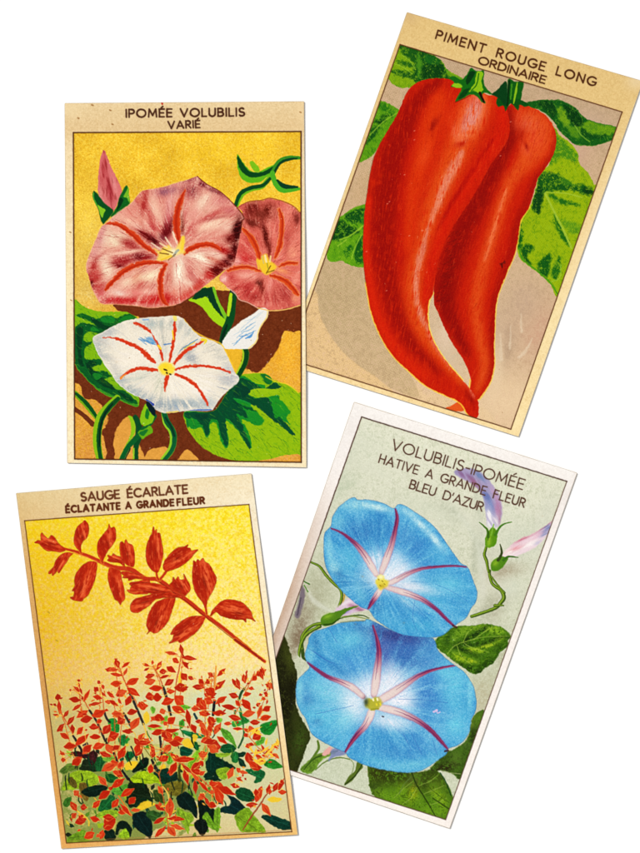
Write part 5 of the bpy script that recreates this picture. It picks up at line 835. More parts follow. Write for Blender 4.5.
        C.blob(c0[0]+nx*Wd*.45, c0[1]+ny*Wd*.45, L*.7, Wd*.3, an, (150, 30, 14), .85, .8); C.blob(c0[0]-nx*Wd*.3, c0[1]-ny*Wd*.3, L*.6, Wd*.22, an, (230, 104, 60), .9, 1.0)
        C.blob(c0[0]+ca*L*.2, c0[1]+sa*L*.2, L*.25, Wd*.14, an, (120, 24, 12), .7, .8)
        C.texblend((228, 98, 50), .6, lo=.48, hi=.82); C.tex = 1-C.tex; C.texblend((150, 26, 10), .45, lo=.52, hi=.85)
        C.clip = old
    C.clip = None
    C.grain(pm, .03, 1.2, 31)
    C.speck(120, [(255, 240, 200), (246, 220, 160)], .12, .3, .6, mask=pm)
    bl = C.part('border_line'); C.crisp(.36); border(C, panel, 1.05, (100, 54, 22), bl)
    C.stroke([(67.5, 841.2), (180, 835.4), (291, 829.8)], .6, (190, 120, 60), a=.6, clip=False)
    t = C.part('title_lettering')
    write(C, "SAUGE ÉCARLATE", (81.6, 501), (187.6, 493), 8.0, 1.95, (104, 56, 32), space=.7, gap=.25, xs=1.02, part=t)
    t = C.part('subtitle_lettering')
    write(C, "ÉCLATANTE A GRANDE", (66.4, 512.5), (173.8, 505.6), 6.2, 2.0, (96, 44, 20), space=.62, gap=.36, xs=1.0, part=t)
    write(C, "FLEUR", (177.6, 505.4), (204.4, 503.4), 6.2, 2.0, (96, 44, 20), gap=.36, xs=1.0, part=t)
    return C

# ================================================================== CARD D : sky-blue bindweed
def paint_blue():
    C = Card([(354, 401.7), (577.3, 472.8), (449.7, 828.7), (231.6, 755.6)])
    panel = [(361.6, 416.9), (566.7, 481.4), (445.6, 819.6), (241.8, 754.5)]
    d1 = Crop(330, 400, 4.74); d2 = Crop(450, 400, 4.74); d3 = Crop(290, 480, 4.74); d4 = Crop(400, 500, 4.74); d5 = Crop(265, 600, 4.74); d6 = Crop(380, 620, 4.74); d7 = Crop(265, 680, 4.74); d8 = Crop(360, 680, 4.74)
    C.c[:] = C.grad([(0, (250, 244, 238)), (.06, (240, 232, 226)), (.2, (248, 240, 234)), (1, (250, 240, 232))])
    a = C.gx/(C.W-1); b = C.gy/(C.H-1)
    ton = np.clip(1-a/.09, 0, 1)*np.clip((b-.18)/.35, 0, 1)
    C.c += (np.array((186, 154, 130), np.float32)/255-C.c)*(ton*.9)[..., None]  # shade beside the sage label, painted as brown into the lower left margin
    ton = np.clip(1-a/.09, 0, 1)*np.clip(1-b/.3, 0, 1); C.c += (np.array((246, 240, 234), np.float32)/255-C.c)*(ton*.7)[..., None]
    C.flat(3); C.texblend((216, 200, 192), .12, lo=.5, hi=1); C.grain(np.ones_like(C.x), .03, .6, 5)
    pm = quad_mask(C, panel); bg = C.part('printed_background'); C.id[pm > .5] = bg; C.clip = pm
    g = C.grad([(0, (226, 226, 202)), (.25, (214, 215, 192)), (.6, (196, 200, 172)), (1, (200, 206, 180))]); C.c += (g-C.c)*pm[..., None]
    C.flat(4); C.texblend((216, 218, 196), .5, lo=.5, hi=.95); C.tex = 1-C.tex; C.texblend((182, 188, 160), .45, lo=.5, hi=.95); C.grain(pm, .035, .9, 15)
    for v in ((318, 590, 16, 30, 15, (178, 180, 152), .8), (300, 625, 10, 26, 20, (150, 138, 116), .8), (297, 640, 5, 16, 20, (130, 112, 90), .7), (495, 575, 12, 20, 10, (206, 202, 182), .6), (505, 571, 18, 7, -12, (170, 160, 136), .8), (494, 610, 8, 14, 20, (176, 172, 150), .6), (483, 590, 4, 22, 0, (216, 214, 198), .6), (480, 540, 4, 40, 0, (186, 190, 170), .5), (480, 700, 12, 24, 20, (184, 176, 146), .7), (476, 650, 10, 10, 0, (160, 166, 130), .5),
              (350, 440, 40, 16, 20, (208, 212, 190), .5), (520, 540, 24, 20, 20, (200, 206, 186), .5), (490, 555, 10, 10, 0, (196, 196, 176), .5), (340, 470, 12, 30, 20, (204, 208, 186), .5), (476, 495, 4, 18, 0, (186, 190, 170), .5), (430, 510, 40, 10, 20, (206, 210, 188), .6), (316, 500, 14, 20, 20, (176, 190, 170), .4), (505, 700, 5, 40, 20, (210, 216, 200), .5), (495, 720, 6, 30, 20, (214, 216, 198), .5), (545, 520, 10, 30, 20, (206, 208, 190), .5)): C.blob(*v[:5], v[5], v[6], .3)
    C.stroke(d3.f([85, 520, 110, 570, 170, 610, 200, 620]), [1.5, 5, 4, 2], (214, 216, 200), a=.6, soft=1.4); C.stroke(d2.f([10, 530, 60, 560, 110, 640, 140, 740, 150, 840]), 5, (212, 216, 198), a=.45, soft=2.5)
    C.fill(d3.f([60, 500, 72, 540, 60, 600, 45, 650, 30, 655, 22, 635, 40, 580, 48, 530]), (120, 108, 118), C.part('bud'), a=.95, soft=.9); C.stroke(d3.f([52, 560, 35, 640]), 1.4, (80, 70, 84), a=.7)
    C.stroke(d3.f([62, 478, 92, 494]), 1.2, (60, 110, 30)); C.stroke(d3.f([68, 500, 85, 530]), 1, (80, 130, 40))
    for v in ((500, 600, 12, 5, -20, (178, 176, 152), .7), (485, 610, 5, 14, 20, (176, 178, 154), .7), (474, 560, 3, 26, 0, (182, 186, 164), .7), (470, 520, 14, 4, 40, (216, 216, 196), .6), (510, 590, 10, 12, 20, (208, 212, 192), .6), (450, 510, 16, 6, 40, (188, 192, 170), .6), (505, 660, 6, 12, 20, (172, 170, 140), .7), (535, 600, 5, 26, 20, (190, 198, 176), .6), (345, 485, 14, 8, -30, (190, 198, 172), .6), (372, 470, 20, 6, 20, (214, 216, 194), .6)): C.blob(*v[:5], v[5], v[6], .5)
    # leaves and undergrowth
    def leaf(P, base, blobs, nm='leaf', soft=.7):
        lf = C.part(nm); m = C.fill(P, base, lf, ret=True, wob=.6, soft=soft); old = C.clip; C.clip = m; C.flat(int(rng.integers(80)))
        for b_ in blobs: C.blob(*b_, .8)
        C.texblend(tuple(int(q_*.7) for q_ in base), .5, lo=.5, hi=.9); C.tex = 1-C.tex; C.texblend(tuple(min(255, int(q_*1.3+8)) for q_ in base), .35, lo=.55, hi=.95)
        C.clip = old; return m
    m = leaf([(281, 632), (286, 638), (291, 655), (297, 674), (296, 690), (296, 705), (302, 720), (310, 735), (306, 748), (300, 765), (293, 775), (270, 770), (255, 700), (272, 645)], (48, 52, 18),
         [(286, 700, 6, 30, -12, (26, 24, 10), .9), (290, 660, 5, 16, -15, (76, 84, 30), .8), (300, 740, 7, 16, 10, (70, 96, 30), .8), (283, 670, 3, 20, -10, (40, 40, 18), .8), (293, 690, 4, 16, 0, (30, 26, 12), .9), (296, 720, 6, 12, 0, (60, 70, 24), .7), (290, 765, 6, 10, 0, (60, 70, 26), .7)])
    C.fill(d7.f([165, 440, 190, 390, 215, 330, 230, 285, 240, 290, 232, 350, 200, 420, 180, 445]), (206, 210, 186), bg, soft=.8)
    leaf(d7.f([170, 415, 210, 380, 250, 350, 300, 340, 330, 332, 345, 340, 300, 362, 262, 388, 235, 430, 210, 445, 180, 435]), (104, 140, 44), [(310, 755, 6, 4, 0, (150, 176, 70), .7)])
    sm = C.part('stem')
    C.stroke(d7.f([250, 290, 255, 320, 240, 350, 205, 400]), [2.2, 2.4, 2.4, 2], (96, 124, 44), part=sm); C.stroke(d7.f([185, 425, 230, 375, 290, 350, 345, 335]), [1, 1.6, 1.4, 1], (60, 92, 26), part=sm)
    C.stroke(d7.f([240, 425, 290, 385, 350, 368, 400, 375]), [1, 1.3, 1.3, 1], (104, 128, 60), part=sm)
    C.fill(d7.f([270, 350, 300, 318, 320, 325, 305, 350, 280, 360]), (226, 168, 160), C.part('bud'), soft=.8); C.fill(d7.f([315, 330, 345, 320, 385, 350, 330, 365, 300, 385, 310, 355]), (120, 130, 176), C.part('bud'), a=.85, soft=.8)
    C.fill(d7.f([440, 385, 465, 410, 440, 440, 410, 480, 375, 498, 395, 460, 425, 430]), (92, 112, 40), C.part('leaf')); C.stroke(d7.f([460, 400, 430, 450, 380, 495]), 1.2, (50, 66, 24))
    C.stroke(d7.f([400, 372, 420, 400, 410, 450]), 1, (110, 130, 70), a=.6)
    leaf(d8.f([38, 400, 60, 415, 150, 425, 240, 440, 340, 425, 370, 432, 410, 490, 445, 570, 420, 680, 300, 650, 120, 580, 60, 540, 44, 500, 38, 440]), (76, 108, 24),
         [(380, 775, 12, 10, 0, (60, 60, 20), .9), (400, 780, 18, 10, 10, (46, 50, 16), .8), (432, 782, 12, 12, 30, (56, 62, 20), .7), (402, 792, 5, 8, 10, (150, 176, 30), .9), (414, 797, 7, 4, 20, (176, 190, 40), .9), (436, 795, 4, 8, -30, (160, 184, 40), .9), (428, 810, 8, 4, 20, (150, 180, 40), .9), (442, 806, 4, 6, 0, (150, 180, 40), .8), (380, 793, 6, 3, 10, (140, 172, 40), .8), (405, 796, 24, 10, 15, (96, 140, 26), .8), (436, 806, 14, 14, 20, (92, 138, 28), .8), (388, 796, 12, 6, 20, (112, 156, 30), .9), (402, 800, 8, 12, 0, (110, 150, 26), .8), (413, 793, 4, 9, 10, (164, 176, 20), .9), (420, 806, 12, 6, 30, (98, 140, 26), .8), (440, 797, 5, 12, -30, (130, 168, 30), .9), (438, 812, 12, 5, 20, (110, 152, 28), .8), (436, 785, 6, 6, 0, (92, 120, 30), .7), (374, 788, 6, 6, 0, (70, 90, 30), .7), (414, 778, 6, 10, 0, (100, 110, 50), .6)])
    lfm = C.clip
    for P in ([280, 500, 330, 480, 370, 450], [300, 540, 350, 520, 400, 500], [250, 480, 200, 520, 160, 560], [270, 510, 240, 560, 200, 590], [330, 590, 370, 580, 410, 560]): C.stroke(d8.f(P), [.5, .9, .4], (150, 172, 80), a=.6)
    C.stroke(d8.f([245, 440, 270, 500, 320, 580, 360, 650]), [1.2, 1.4, .8], (40, 56, 14), a=.85); C.stroke(d8.f([240, 460, 205, 500, 185, 540]), 1, (96, 120, 60), a=.7); C.stroke(d8.f([380, 440, 405, 480, 430, 545]), 1.2, (30, 70, 34), a=.85); C.stroke(d8.f([300, 470, 340, 520, 420, 580]), .7, (60, 84, 20), a=.7); C.stroke(d8.f([345, 560, 420, 610]), 1.4, (40, 60, 16), a=.7)
    leaf(d8.f([330, 425, 400, 350, 440, 330, 500, 290, 520, 240, 530, 190, 550, 158, 590, 148, 590, 260, 490, 460, 430, 440, 380, 428]), (66, 96, 26),
         [(475, 730, 4, 14, 20, (40, 52, 18), .9), (472, 715, 3, 5, 0, (130, 160, 50), .8), (455, 758, 7, 8, 0, (104, 136, 50), .7), (445, 760, 8, 5, -20, (60, 84, 24), .8), (440, 770, 14, 4, -20, (46, 34, 20), .8), (466, 744, 6, 4, 20, (90, 120, 50), .7), (478, 720, 4, 10, 20, (110, 150, 40), .7), (470, 725, 3, 3, 0, (150, 170, 60), .7)])
    C.stroke(d8.f([390, 430, 430, 440, 475, 445]), .8, (150, 160, 110), a=.8)
    C.stroke(d4.f([160, 690, 190, 640, 220, 620]), 5, (80, 112, 30), a=.0)
    m = leaf(d4.f([160, 680, 190, 640, 225, 610, 290, 598, 340, 596, 390, 588, 440, 592, 490, 608, 522, 640, 510, 665, 512, 690, 475, 720, 455, 755, 440, 775, 400, 800, 385, 815, 345, 825, 310, 800, 250, 760, 200, 720]), (70, 112, 20), [])
    old = C.clip; C.clip = m; C.flat(7)
    Lf = lambda x, y, rx, ry, an, col, al: C.blob(400+x/4.74, 500+y/4.74, rx/4.74, ry/4.74, an, col, al, .9)
    for v in ((290, 630, 70, 26, -25, (112, 150, 36), .9), (420, 606, 60, 14, 0, (140, 174, 40), .9), (460, 625, 40, 14, 10, (130, 168, 40), .8), (250, 700, 40, 40, 0, (84, 126, 28), .8), (290, 750, 40, 18, 20, (140, 172, 30), .9), (330, 760, 30, 10, 10, (164, 186, 40), .9), (410, 690, 40, 12, -20, (156, 182, 40), .9),
              (480, 655, 36, 10, -20, (150, 178, 40), .9), (360, 712, 50, 10, 15, (150, 180, 36), .9), (290, 680, 34, 16, -30, (30, 56, 14), 1), (330, 650, 60, 10, -30, (34, 60, 16), 1), (380, 622, 40, 9, -35, (36, 64, 16), .9), (300, 710, 50, 9, 25, (38, 66, 16), .9), (350, 685, 60, 8, -10, (44, 74, 18), .9), (440, 665, 60, 8, -20, (40, 68, 16), .9),
              (330, 800, 60, 16, 20, (36, 62, 16), .9), (420, 780, 40, 20, -35, (40, 68, 16), .9), (480, 715, 30, 20, -30, (50, 84, 20), .8), (230, 660, 16, 40, 20, (44, 78, 20), .8), (400, 735, 40, 12, -10, (70, 108, 24), .8), (260, 650, 20, 30, 30, (110, 150, 40), .7), (505, 650, 16, 14, 0, (46, 80, 20), .7)): Lf(*v)
    C.brush(m, -20, 160, [(150, 182, 50), (40, 68, 16), (90, 130, 30)], 2, 6, .8, .5)
    for P in ([225, 730, 260, 690, 320, 668, 400, 650, 518, 645], [300, 675, 340, 700, 420, 720], [350, 660, 400, 625, 440, 600], [270, 690, 290, 740, 340, 780], [300, 670, 320, 630, 350, 605]): C.stroke(d4.f(P), [.9, 1.0, .5], (150, 176, 70), a=.65)
    C.grain(m, .05, .8, 19); C.clip = old
    # stems
    sm = C.part('stem')
    def vs(P, w, cr): C.stroke(cr.f(P), w, (64, 88, 22), part=len(C.parts)-1); C.stroke([(x-.5, y-.3) for x, y in cr.f(P)], [q_*.45 for q_ in w], (140, 168, 50), a=.85)
    vs([340, 552, 400, 532, 455, 510, 478, 486, 492, 462, 480, 430, 440, 400, 425, 360, 425, 335], [3.4, 3.4, 3.6, 4, 4, 3.4, 3, 3, 2.6], d4); vs([420, 340, 410, 290, 400, 260, 408, 225], [2.4, 3, 3, 2.6], d4); vs([430, 360, 460, 400, 495, 440], [1.6, 1.8, 2], d4); vs([450, 500, 490, 500], [3, 1.4], d4)
    sm = C.part('stem')
    vs([96, 388, 140, 410, 170, 450, 205, 488, 240, 520, 245, 560, 232, 605], [2, 2.4, 2.8, 2.8, 3, 3, 3], d3)
    sm = C.part('stem')
    vs([150, 680, 110, 688, 75, 715, 55, 760, 62, 830], [3.4, 3, 3.2, 3.6, 3.6], d3); vs([165, 270, 162, 250, 175, 200, 200, 160, 260, 125], [1, 3.4, 3.6, 3.4, 2.6][:4], d5)
    C.stroke(d3.f([260, 540, 250, 590]), 1.6, (180, 150, 60), part=sm); C.stroke(d5.f([195, 285, 180, 270, 178, 240]), [2, 3, 3], (60, 84, 30), part=sm)
    # ---- buds
    bd = C.part('bud')
    m = C.fill(d2.f([182, 600, 172, 560, 165, 500, 155, 460, 130, 420, 90, 390, 50, 370, 25, 352, 22, 338, 45, 330, 80, 322, 120, 330, 160, 355, 200, 400, 232, 450, 246, 510, 242, 560, 225, 600]), (170, 160, 192), bd, ret=True, soft=1.0)
    C.clip = m; C.flow(60, .08, .5, 3)
    for v in ((457, 471, 6, 3, 20, (150, 150, 184), .8), (466, 476, 10, 3, 25, (140, 110, 150), .8), (480, 476, 8, 4, 30, (120, 136, 176), .8), (475, 484, 8, 4, 40, (150, 96, 126), .7), (486, 495, 4, 8, -30, (110, 120, 170), .8), (490, 508, 4, 8, -20, (100, 120, 176), .8), (496, 495, 3, 10, -30, (190, 160, 190), .7), (498, 510, 3, 12, -8, (176, 130, 166), .8), (495, 522, 4, 6, 0, (220, 210, 220), .9), (489, 518, 3, 10, 0, (236, 230, 236), .9), (492, 527, 5, 4, 0, (226, 226, 220), .9), (500, 518, 1.6, 8, 0, (170, 130, 150), .7), (484, 504, 3, 4, 0, (160, 160, 196), .7), (462, 482, 4, 2, 0, (196, 190, 200), .6)): C.blob(*v)
    C.clip = pm
    bd = C.part('bud')
    m = C.fill(d2.f([240, 745, 262, 715, 300, 680, 340, 655, 390, 635, 430, 612, 475, 582, 495, 570, 498, 600, 460, 640, 425, 680, 380, 712, 320, 738, 270, 750]), (232, 206, 214), bd, ret=True, soft=.9)
    C.clip = m; C.flow(-28, .08, .6, 9)
    for v in ((515, 549, 9, 2, -25, (214, 110, 120), .8), (524, 537, 14, 2, -28, (190, 100, 120), .8), (545, 525, 8, 2, -38, (170, 80, 110), .9), (544, 532, 6, 3, -45, (120, 136, 180), .9), (548, 527, 4, 3, 0, (100, 120, 170), .7), (530, 544, 10, 3, -25, (246, 232, 232), .8), (538, 535, 8, 2, -30, (226, 180, 196), .7), (510, 553, 8, 4, -10, (244, 232, 226), .8), (538, 543, 4, 2, -30, (180, 180, 206), .6)): C.blob(*v)
    C.clip = pm
    bd = C.part('bud')
    m = C.fill(d3.f([215, 620, 245, 585, 280, 560, 310, 570, 372, 612, 340, 620, 300, 630, 255, 650]), (214, 190, 206), bd, ret=True, soft=.8); C.clip = m
    for v in ((346, 603, 5, 2.4, -20, (240, 230, 236), .9), (355, 607, 7, 2, 20, (170, 110, 140), .8), (345, 612, 6, 2, -20, (140, 130, 190), .8), (360, 610, 4, 2, 20, (140, 80, 110), .7)): C.blob(*v, .3)
    C.clip = pm
    cx = C.part('calyx')
    C.fill(d3.f([145, 665, 155, 645, 185, 632, 225, 622, 270, 606, 325, 598, 280, 618, 250, 640, 230, 665, 190, 688, 155, 690]), (84, 128, 30), cx); C.blob(328, 616, 5, 2.4, -20, (140, 180, 50), .8, .3); C.stroke(d3.f([160, 685, 200, 682, 240, 655, 330, 640, 375, 655]), [1.5, 1.8, 1.2, 1.2, .6], (50, 84, 20)); C.stroke(d3.f([250, 650, 300, 645, 370, 660]), [2, 1.6, 1], (120, 140, 60), a=.8); C.stroke(d3.f([240, 675, 310, 668, 380, 668]), .9, (90, 110, 70), a=.7)
    cx = C.part('calyx')
    C.fill(d4.f([402, 205, 405, 175, 418, 150, 440, 130, 458, 150, 460, 185, 450, 215, 425, 226, 406, 220]), (92, 142, 24), cx); C.blob(489, 541, 2, 6, 5, (160, 190, 60), .7, .2); C.stroke(d4.f([418, 175, 415, 145, 395, 122, 376, 106]), [3, 2.2, 1.6, .8], (74, 116, 30), part=cx); C.stroke(d4.f([452, 165, 468, 135, 490, 115, 528, 104]), [3, 2.2, 1.6, .8], (74, 124, 30), part=cx); C.stroke(d4.f([432, 165, 444, 115]), [2, .8], (120, 170, 50)); C.stroke(d4.f([420, 150, 416, 190]), .8, (50, 84, 20), a=.7)
    cx = C.part('calyx')
    C.fill(d4.f([432, 330, 432, 300, 450, 280, 475, 268, 510, 275, 500, 300, 478, 328, 450, 338]), (84, 132, 28), cx); C.blob(495, 563, 3, 3, 0, (150, 184, 50), .7, .2); C.stroke(d4.f([465, 285, 482, 250, 474, 210]), [3, 2.4, .9], (60, 74, 30), part=cx); C.stroke(d4.f([490, 285, 515, 268, 558, 272]), [2.6, 2, .8], (64, 110, 30), part=cx)
    # ---- blue flowers
    def bloom(O, cx0, cy0, blobs, rays, kseed):
        fl = C.part('flower'); m = C.fill(O, (88, 168, 212), fl, ret=True, soft=.7); C.stroke(list(O)+[O[0]], .9, (50, 100, 150), a=.45, clip=pm)
        C.clip = m; C.polar(cx0, cy0, 80, .05, kseed)
        C.texblend((56, 134, 196), .6, lo=.45, hi=.85); C.tex = 1-C.tex; C.texblend((132, 196, 226), .55, lo=.5, hi=.9); C.tex = 1-C.tex
        for v in blobs:
            cc = v[5]; cc = (min(255, cc[0]+6), min(255, cc[1]+12), cc[2]+2 if cc[2] < 250 else cc[2]) if cc[0] < 200 else cc
            C.blob(*v[:5], cc, v[6], .6 if cc[0] < 215 else .25)
        C.brush(m, 35, 60, [(60, 120, 190), (130, 190, 226)], 2, 5, .7, .3)
        n = noise(C.x*.9, C.y*.9, kseed+2)*.5+noise(C.x*1.8, C.y*1.8, kseed+7)*.5-.5
        C.punch(m, 1.06); C.rays(cx0, cy0, 420, [(160, 216, 236), (60, 132, 196), (116, 196, 226), (54, 118, 188)], m, 3, 12, .7, .4, 14)
        C.c += (n*.16*m)[..., None]*np.array([1.2, .8, .5], np.float32)
        for cr, P, w, nm in rays:
            P = cr.f(P); vn = C.part('vein', fl)
            C.stroke(P, [q_+1 for q_ in w], (120, 110, 170), a=.35, soft=.9)
            w = [q_*.84 for q_ in w]; C.stroke(P, w, (126, 44, 88), part=vn, soft=.7)
            # the ray fades to cream towards the throat
            Q = spline(P, closed=False, n=6); L = len(Q); ww = np.interp(np.linspace(0, 1, L), np.linspace(0, 1, len(w)), w)
            for i in range(L-1):
                t = i/(L-1); al = max(0, (t-.35)/.65)
                if al > 0: C.stroke([tuple(Q[i]), tuple(Q[i+1])], ww[i]*1.05, (232, 214, 206), a=min(.6, al*.9), soft=1.0, wob=.2)
            C.stroke([(x+.5, y+.3) for x, y in Q[:max(3, int(L*.7))]], [.4, ww.max()*.3, .3], (196, 90, 110), a=.5); C.stroke([(x-.7, y-.4) for x, y in Q[:max(3, int(L*.8))]], [.4, ww.max()*.22, .2], (96, 40, 96), a=.6)
        return fl, m
    OU = [(323.8, 545), (325, 533), (331, 526), (333, 516), (340.6, 505.5), (353, 497.5), (358, 500), (370, 500), (383, 503.5), (393.6, 508.5), (398, 504.6), (404, 505.5), (413, 511), (425, 519), (436, 529), (444, 540), (453, 553), (461, 563.5), (467.5, 567.5), (473.5, 582), (477, 592.8), (475, 603), (471, 608), (465.4, 618), (452.7, 626.6), (442.2, 635), (427.4, 638), (412.7, 637.2), (400, 634), (387, 627), (375, 618.5), (369, 610), (361, 607), (352, 600), (343, 592), (336, 583.5), (330, 575), (325, 563)]
    U = [(382, 578, 20, 12, -10, (244, 244, 248), .85), (398, 572, 18, 13, 20, (232, 236, 246), .85), (374, 562, 10, 12, 20, (214, 228, 242), .75), (412, 588, 22, 6, 10, (236, 232, 240), .9), (396, 560, 8, 10, 0, (204, 224, 242), .7),
         (352, 505, 14, 5, 5, (150, 200, 222), .8), (376, 507, 16, 3.4, 12, (186, 218, 232), .8), (420, 524, 14, 3, 42, (196, 222, 236), .85), (436, 541, 12, 3, 50, (190, 218, 234), .8), (408, 512, 8, 3, 30, (180, 214, 232), .7), (338, 522, 8, 8, 0, (120, 184, 214), .6),
         (362, 530, 18, 12, 0, (58, 118, 186), .85), (380, 528, 12, 12, 0, (60, 126, 192), .7), (412, 545, 18, 12, 40, (66, 128, 196), .75), (405, 532, 8, 10, 0, (80, 140, 200), .6), (348, 560, 12, 14, 0, (92, 172, 214), .6), (340, 578, 6, 12, -30, (60, 120, 180), .6), (366, 590, 10, 16, -30, (66, 136, 196), .6), (330, 552, 3, 14, -5, (150, 204, 226), .7), (335, 566, 5, 6, 0, (160, 206, 226), .6),
         (450, 585, 18, 10, 10, (110, 188, 222), .6), (462, 600, 8, 14, 0, (74, 146, 202), .5), (440, 560, 14, 8, 40, (90, 164, 214), .5), (436, 578, 18, 4, 0, (90, 160, 210), .5), (430, 600, 20, 8, 20, (86, 168, 214), .5), (400, 610, 14, 16, -30, (66, 138, 200), .7), (420, 626, 20, 6, 0, (74, 158, 208), .6), (390, 620, 10, 8, 20, (86, 160, 210), .5), (408, 600, 14, 6, 30, (170, 200, 228), .6), (376, 606, 6, 8, 0, (60, 120, 180), .6), (446, 620, 12, 6, -30, (66, 140, 200), .5), (360, 592, 4, 10, -20, (120, 184, 216), .5)]
    fl, m = bloom(OU, 381, 583, U, [(d3, [500, 138, 508, 180, 498, 240, 480, 310, 455, 380, 432, 440], [1.8, 4, 5, 6.4, 7.6, 5], 0), (d3, [196, 230, 240, 248, 285, 280, 325, 318, 362, 368, 390, 415, 410, 450], [1.2, 2.4, 4, 6, 7, 6.6, 4], 0),
          (d4, [318, 318, 260, 312, 180, 316, 100, 326, 30, 352, -30, 385, -70, 400], [1.2, 2, 2.6, 3.6, 5, 5.6, 4], 0), (d4, [262, 602, 225, 570, 180, 525, 120, 480, 60, 452, 0, 432, -70, 412], [1.6, 3.4, 4, 5, 6, 6.4, 4], 0), (d3, [370, 612, 390, 578, 412, 545, 430, 515], [1.4, 5, 6, 4.6], 0)], 2)
    C.stroke(d4.f([70, 480, 60, 560, 80, 620]), .6, (50, 110, 180), a=.5); C.stroke(d4.f([40, 470, 130, 560]), .5, (50, 110, 180), a=.4); C.stroke(d4.f([170, 400, 240, 430, 320, 480]), .5, (60, 120, 190), a=.5)
    C.stroke(d4.f([250, 595, 268, 603]), 2, (70, 36, 40), a=.8, clip=pm)
    th = C.part('throat', fl)
    C.fill(d3.f([408, 475, 418, 455, 440, 452, 452, 468, 466, 480, 462, 505, 445, 512, 430, 520, 412, 505]), (226, 208, 80), th, soft=1.3, wob=.8); C.blob(381, 577, 3, 2.4, 0, (250, 246, 190), .9, 0); C.blob(382, 586, 3, 2, 0, (190, 160, 40), .7, 0)
    for x, y in ((418, 470), (436, 478), (446, 492), (426, 500)): C.stroke(d3.f([x, y, x+4, y+3]), 1.1, (140, 120, 30), a=.7)
    C.clip = pm
    OL_ = d5.f([190, 262, 194, 240, 206, 205, 212, 175, 240, 148, 268, 140, 310, 126, 350, 112, 410, 104, 470, 100])+[(370, 620), (400, 634), (430, 638), (433.8, 640)]+d6.f([262, 105, 275, 145, 330, 198, 395, 245, 425, 285, 445, 325, 456, 390, 450, 435, 432, 470, 425, 520, 405, 560, 370, 592, 325, 608, 312, 635, 270, 665, 220, 700, 175, 718, 110, 722, 0, 706, -60, 690])+d5.f([470, 780, 400, 746, 380, 722, 335, 702, 262, 664, 222, 632, 208, 600, 192, 560, 165, 520, 150, 470, 148, 410, 160, 375, 188, 345, 212, 318, 200, 295])
    Lb = [(372, 690, 34, 18, 0, (242, 244, 248), .85), (352, 706, 10, 16, -30, (224, 232, 244), .85), (392, 680, 16, 12, -20, (232, 236, 246), .9), (400, 700, 18, 14, 0, (228, 234, 246), .9), (392, 722, 22, 8, 10, (224, 232, 244), .8), (365, 684, 5, 12, 0, (214, 226, 244), .7), (388, 665, 8, 10, 0, (200, 214, 236), .6),
         (398, 642, 30, 13, 5, (66, 92, 166), .95), (384, 648, 6, 16, 0, (84, 100, 172), .85), (412, 656, 22, 14, 20, (64, 106, 178), .85), (430, 655, 12, 10, 20, (80, 140, 200), .6), (392, 634, 26, 6, 8, (60, 72, 142), .9), (376, 626, 4, 8, 0, (70, 90, 160), .7),
         (330, 648, 20, 14, 20, (68, 140, 200), .7), (350, 640, 20, 10, -10, (110, 186, 220), .6), (358, 665, 14, 14, 0, (76, 140, 204), .7), (336, 668, 14, 6, 35, (66, 130, 192), .6), (316, 640, 5, 12, 0, (60, 120, 180), .6), (310, 655, 4, 8, 0, (120, 186, 216), .7),
         (308, 700, 8, 14, -10, (60, 112, 180), .7), (325, 690, 18, 10, 20, (120, 192, 222), .7), (320, 715, 20, 12, 20, (108, 188, 222), .7), (335, 735, 16, 8, 30, (90, 166, 212), .6), (300, 690, 3, 12, 0, (134, 196, 222), .7), (318, 722, 5, 4, 0, (60, 120, 180), .6), (345, 720, 10, 12, 30, (140, 200, 228), .6),
         (400, 750, 30, 12, 0, (66, 132, 196), .8), (380, 745, 12, 12, 0, (70, 140, 200), .6), (420, 745, 14, 14, 0, (74, 136, 200), .7), (412, 765, 26, 5, -5, (110, 180, 216), .7), (380, 762, 18, 4, 15, (100, 176, 214), .6), (432, 760, 14, 6, -30, (90, 164, 210), .6), (436, 740, 8, 12, 0, (110, 170, 216), .6),
         (430, 690, 12, 22, 10, (66, 122, 194), .85), (440, 715, 14, 14, 0, (74, 134, 200), .7), (455, 690, 12, 20, 0, (104, 186, 222), .7), (466, 705, 6, 20, 0, (80, 156, 208), .6), (455, 725, 12, 12, -30, (110, 192, 226), .7), (445, 672, 16, 8, 30, (112, 190, 224), .6), (430, 664, 8, 6, 0, (80, 130, 196), .5), (470, 690, 2.4, 18, 0, (140, 204, 228), .6), (412, 674, 14, 6, -20, (130, 176, 220), .5)]
    fl, m = bloom(OL_, 373, 703, Lb, [(d5, [512, 122, 532, 190, 540, 250, 534, 320, 525, 390, 516, 450], [1.6, 4, 6, 8, 9, 6], 0), (d5, [200, 296, 245, 330, 300, 365, 360, 388, 415, 415, 465, 458], [2, 3.6, 4.6, 5.6, 7, 5], 0),
          (d6, [362, 214, 310, 222, 240, 240, 180, 266, 120, 305, 60, 345, 0, 380], [1.2, 2, 3, 5, 7, 9, 8], 0), (d6, [325, 616, 285, 570, 240, 522, 180, 478, 110, 444, 50, 425, -10, 412], [2, 4, 5, 6, 7.4, 8, 6], 0), (d5, [378, 724, 405, 680, 440, 635, 475, 595, 498, 550, 508, 515], [1.4, 4, 6, 7, 8, 6], 0)], 5)
    for P, cr in (([230, 240, 280, 280, 330, 300], d5), ([300, 130, 340, 200], d5), ([200, 225, 260, 265, 330, 310], d5), ([90, 375, 200, 378, 320, 392], d6), ([150, 540, 200, 640], d6), ([110, 540, 150, 620], d6), ([250, 570, 270, 640], d6), ([240, 540, 500-80, 500], d5)): C.stroke(cr.f(P), .6, (56, 104, 176), a=.5)
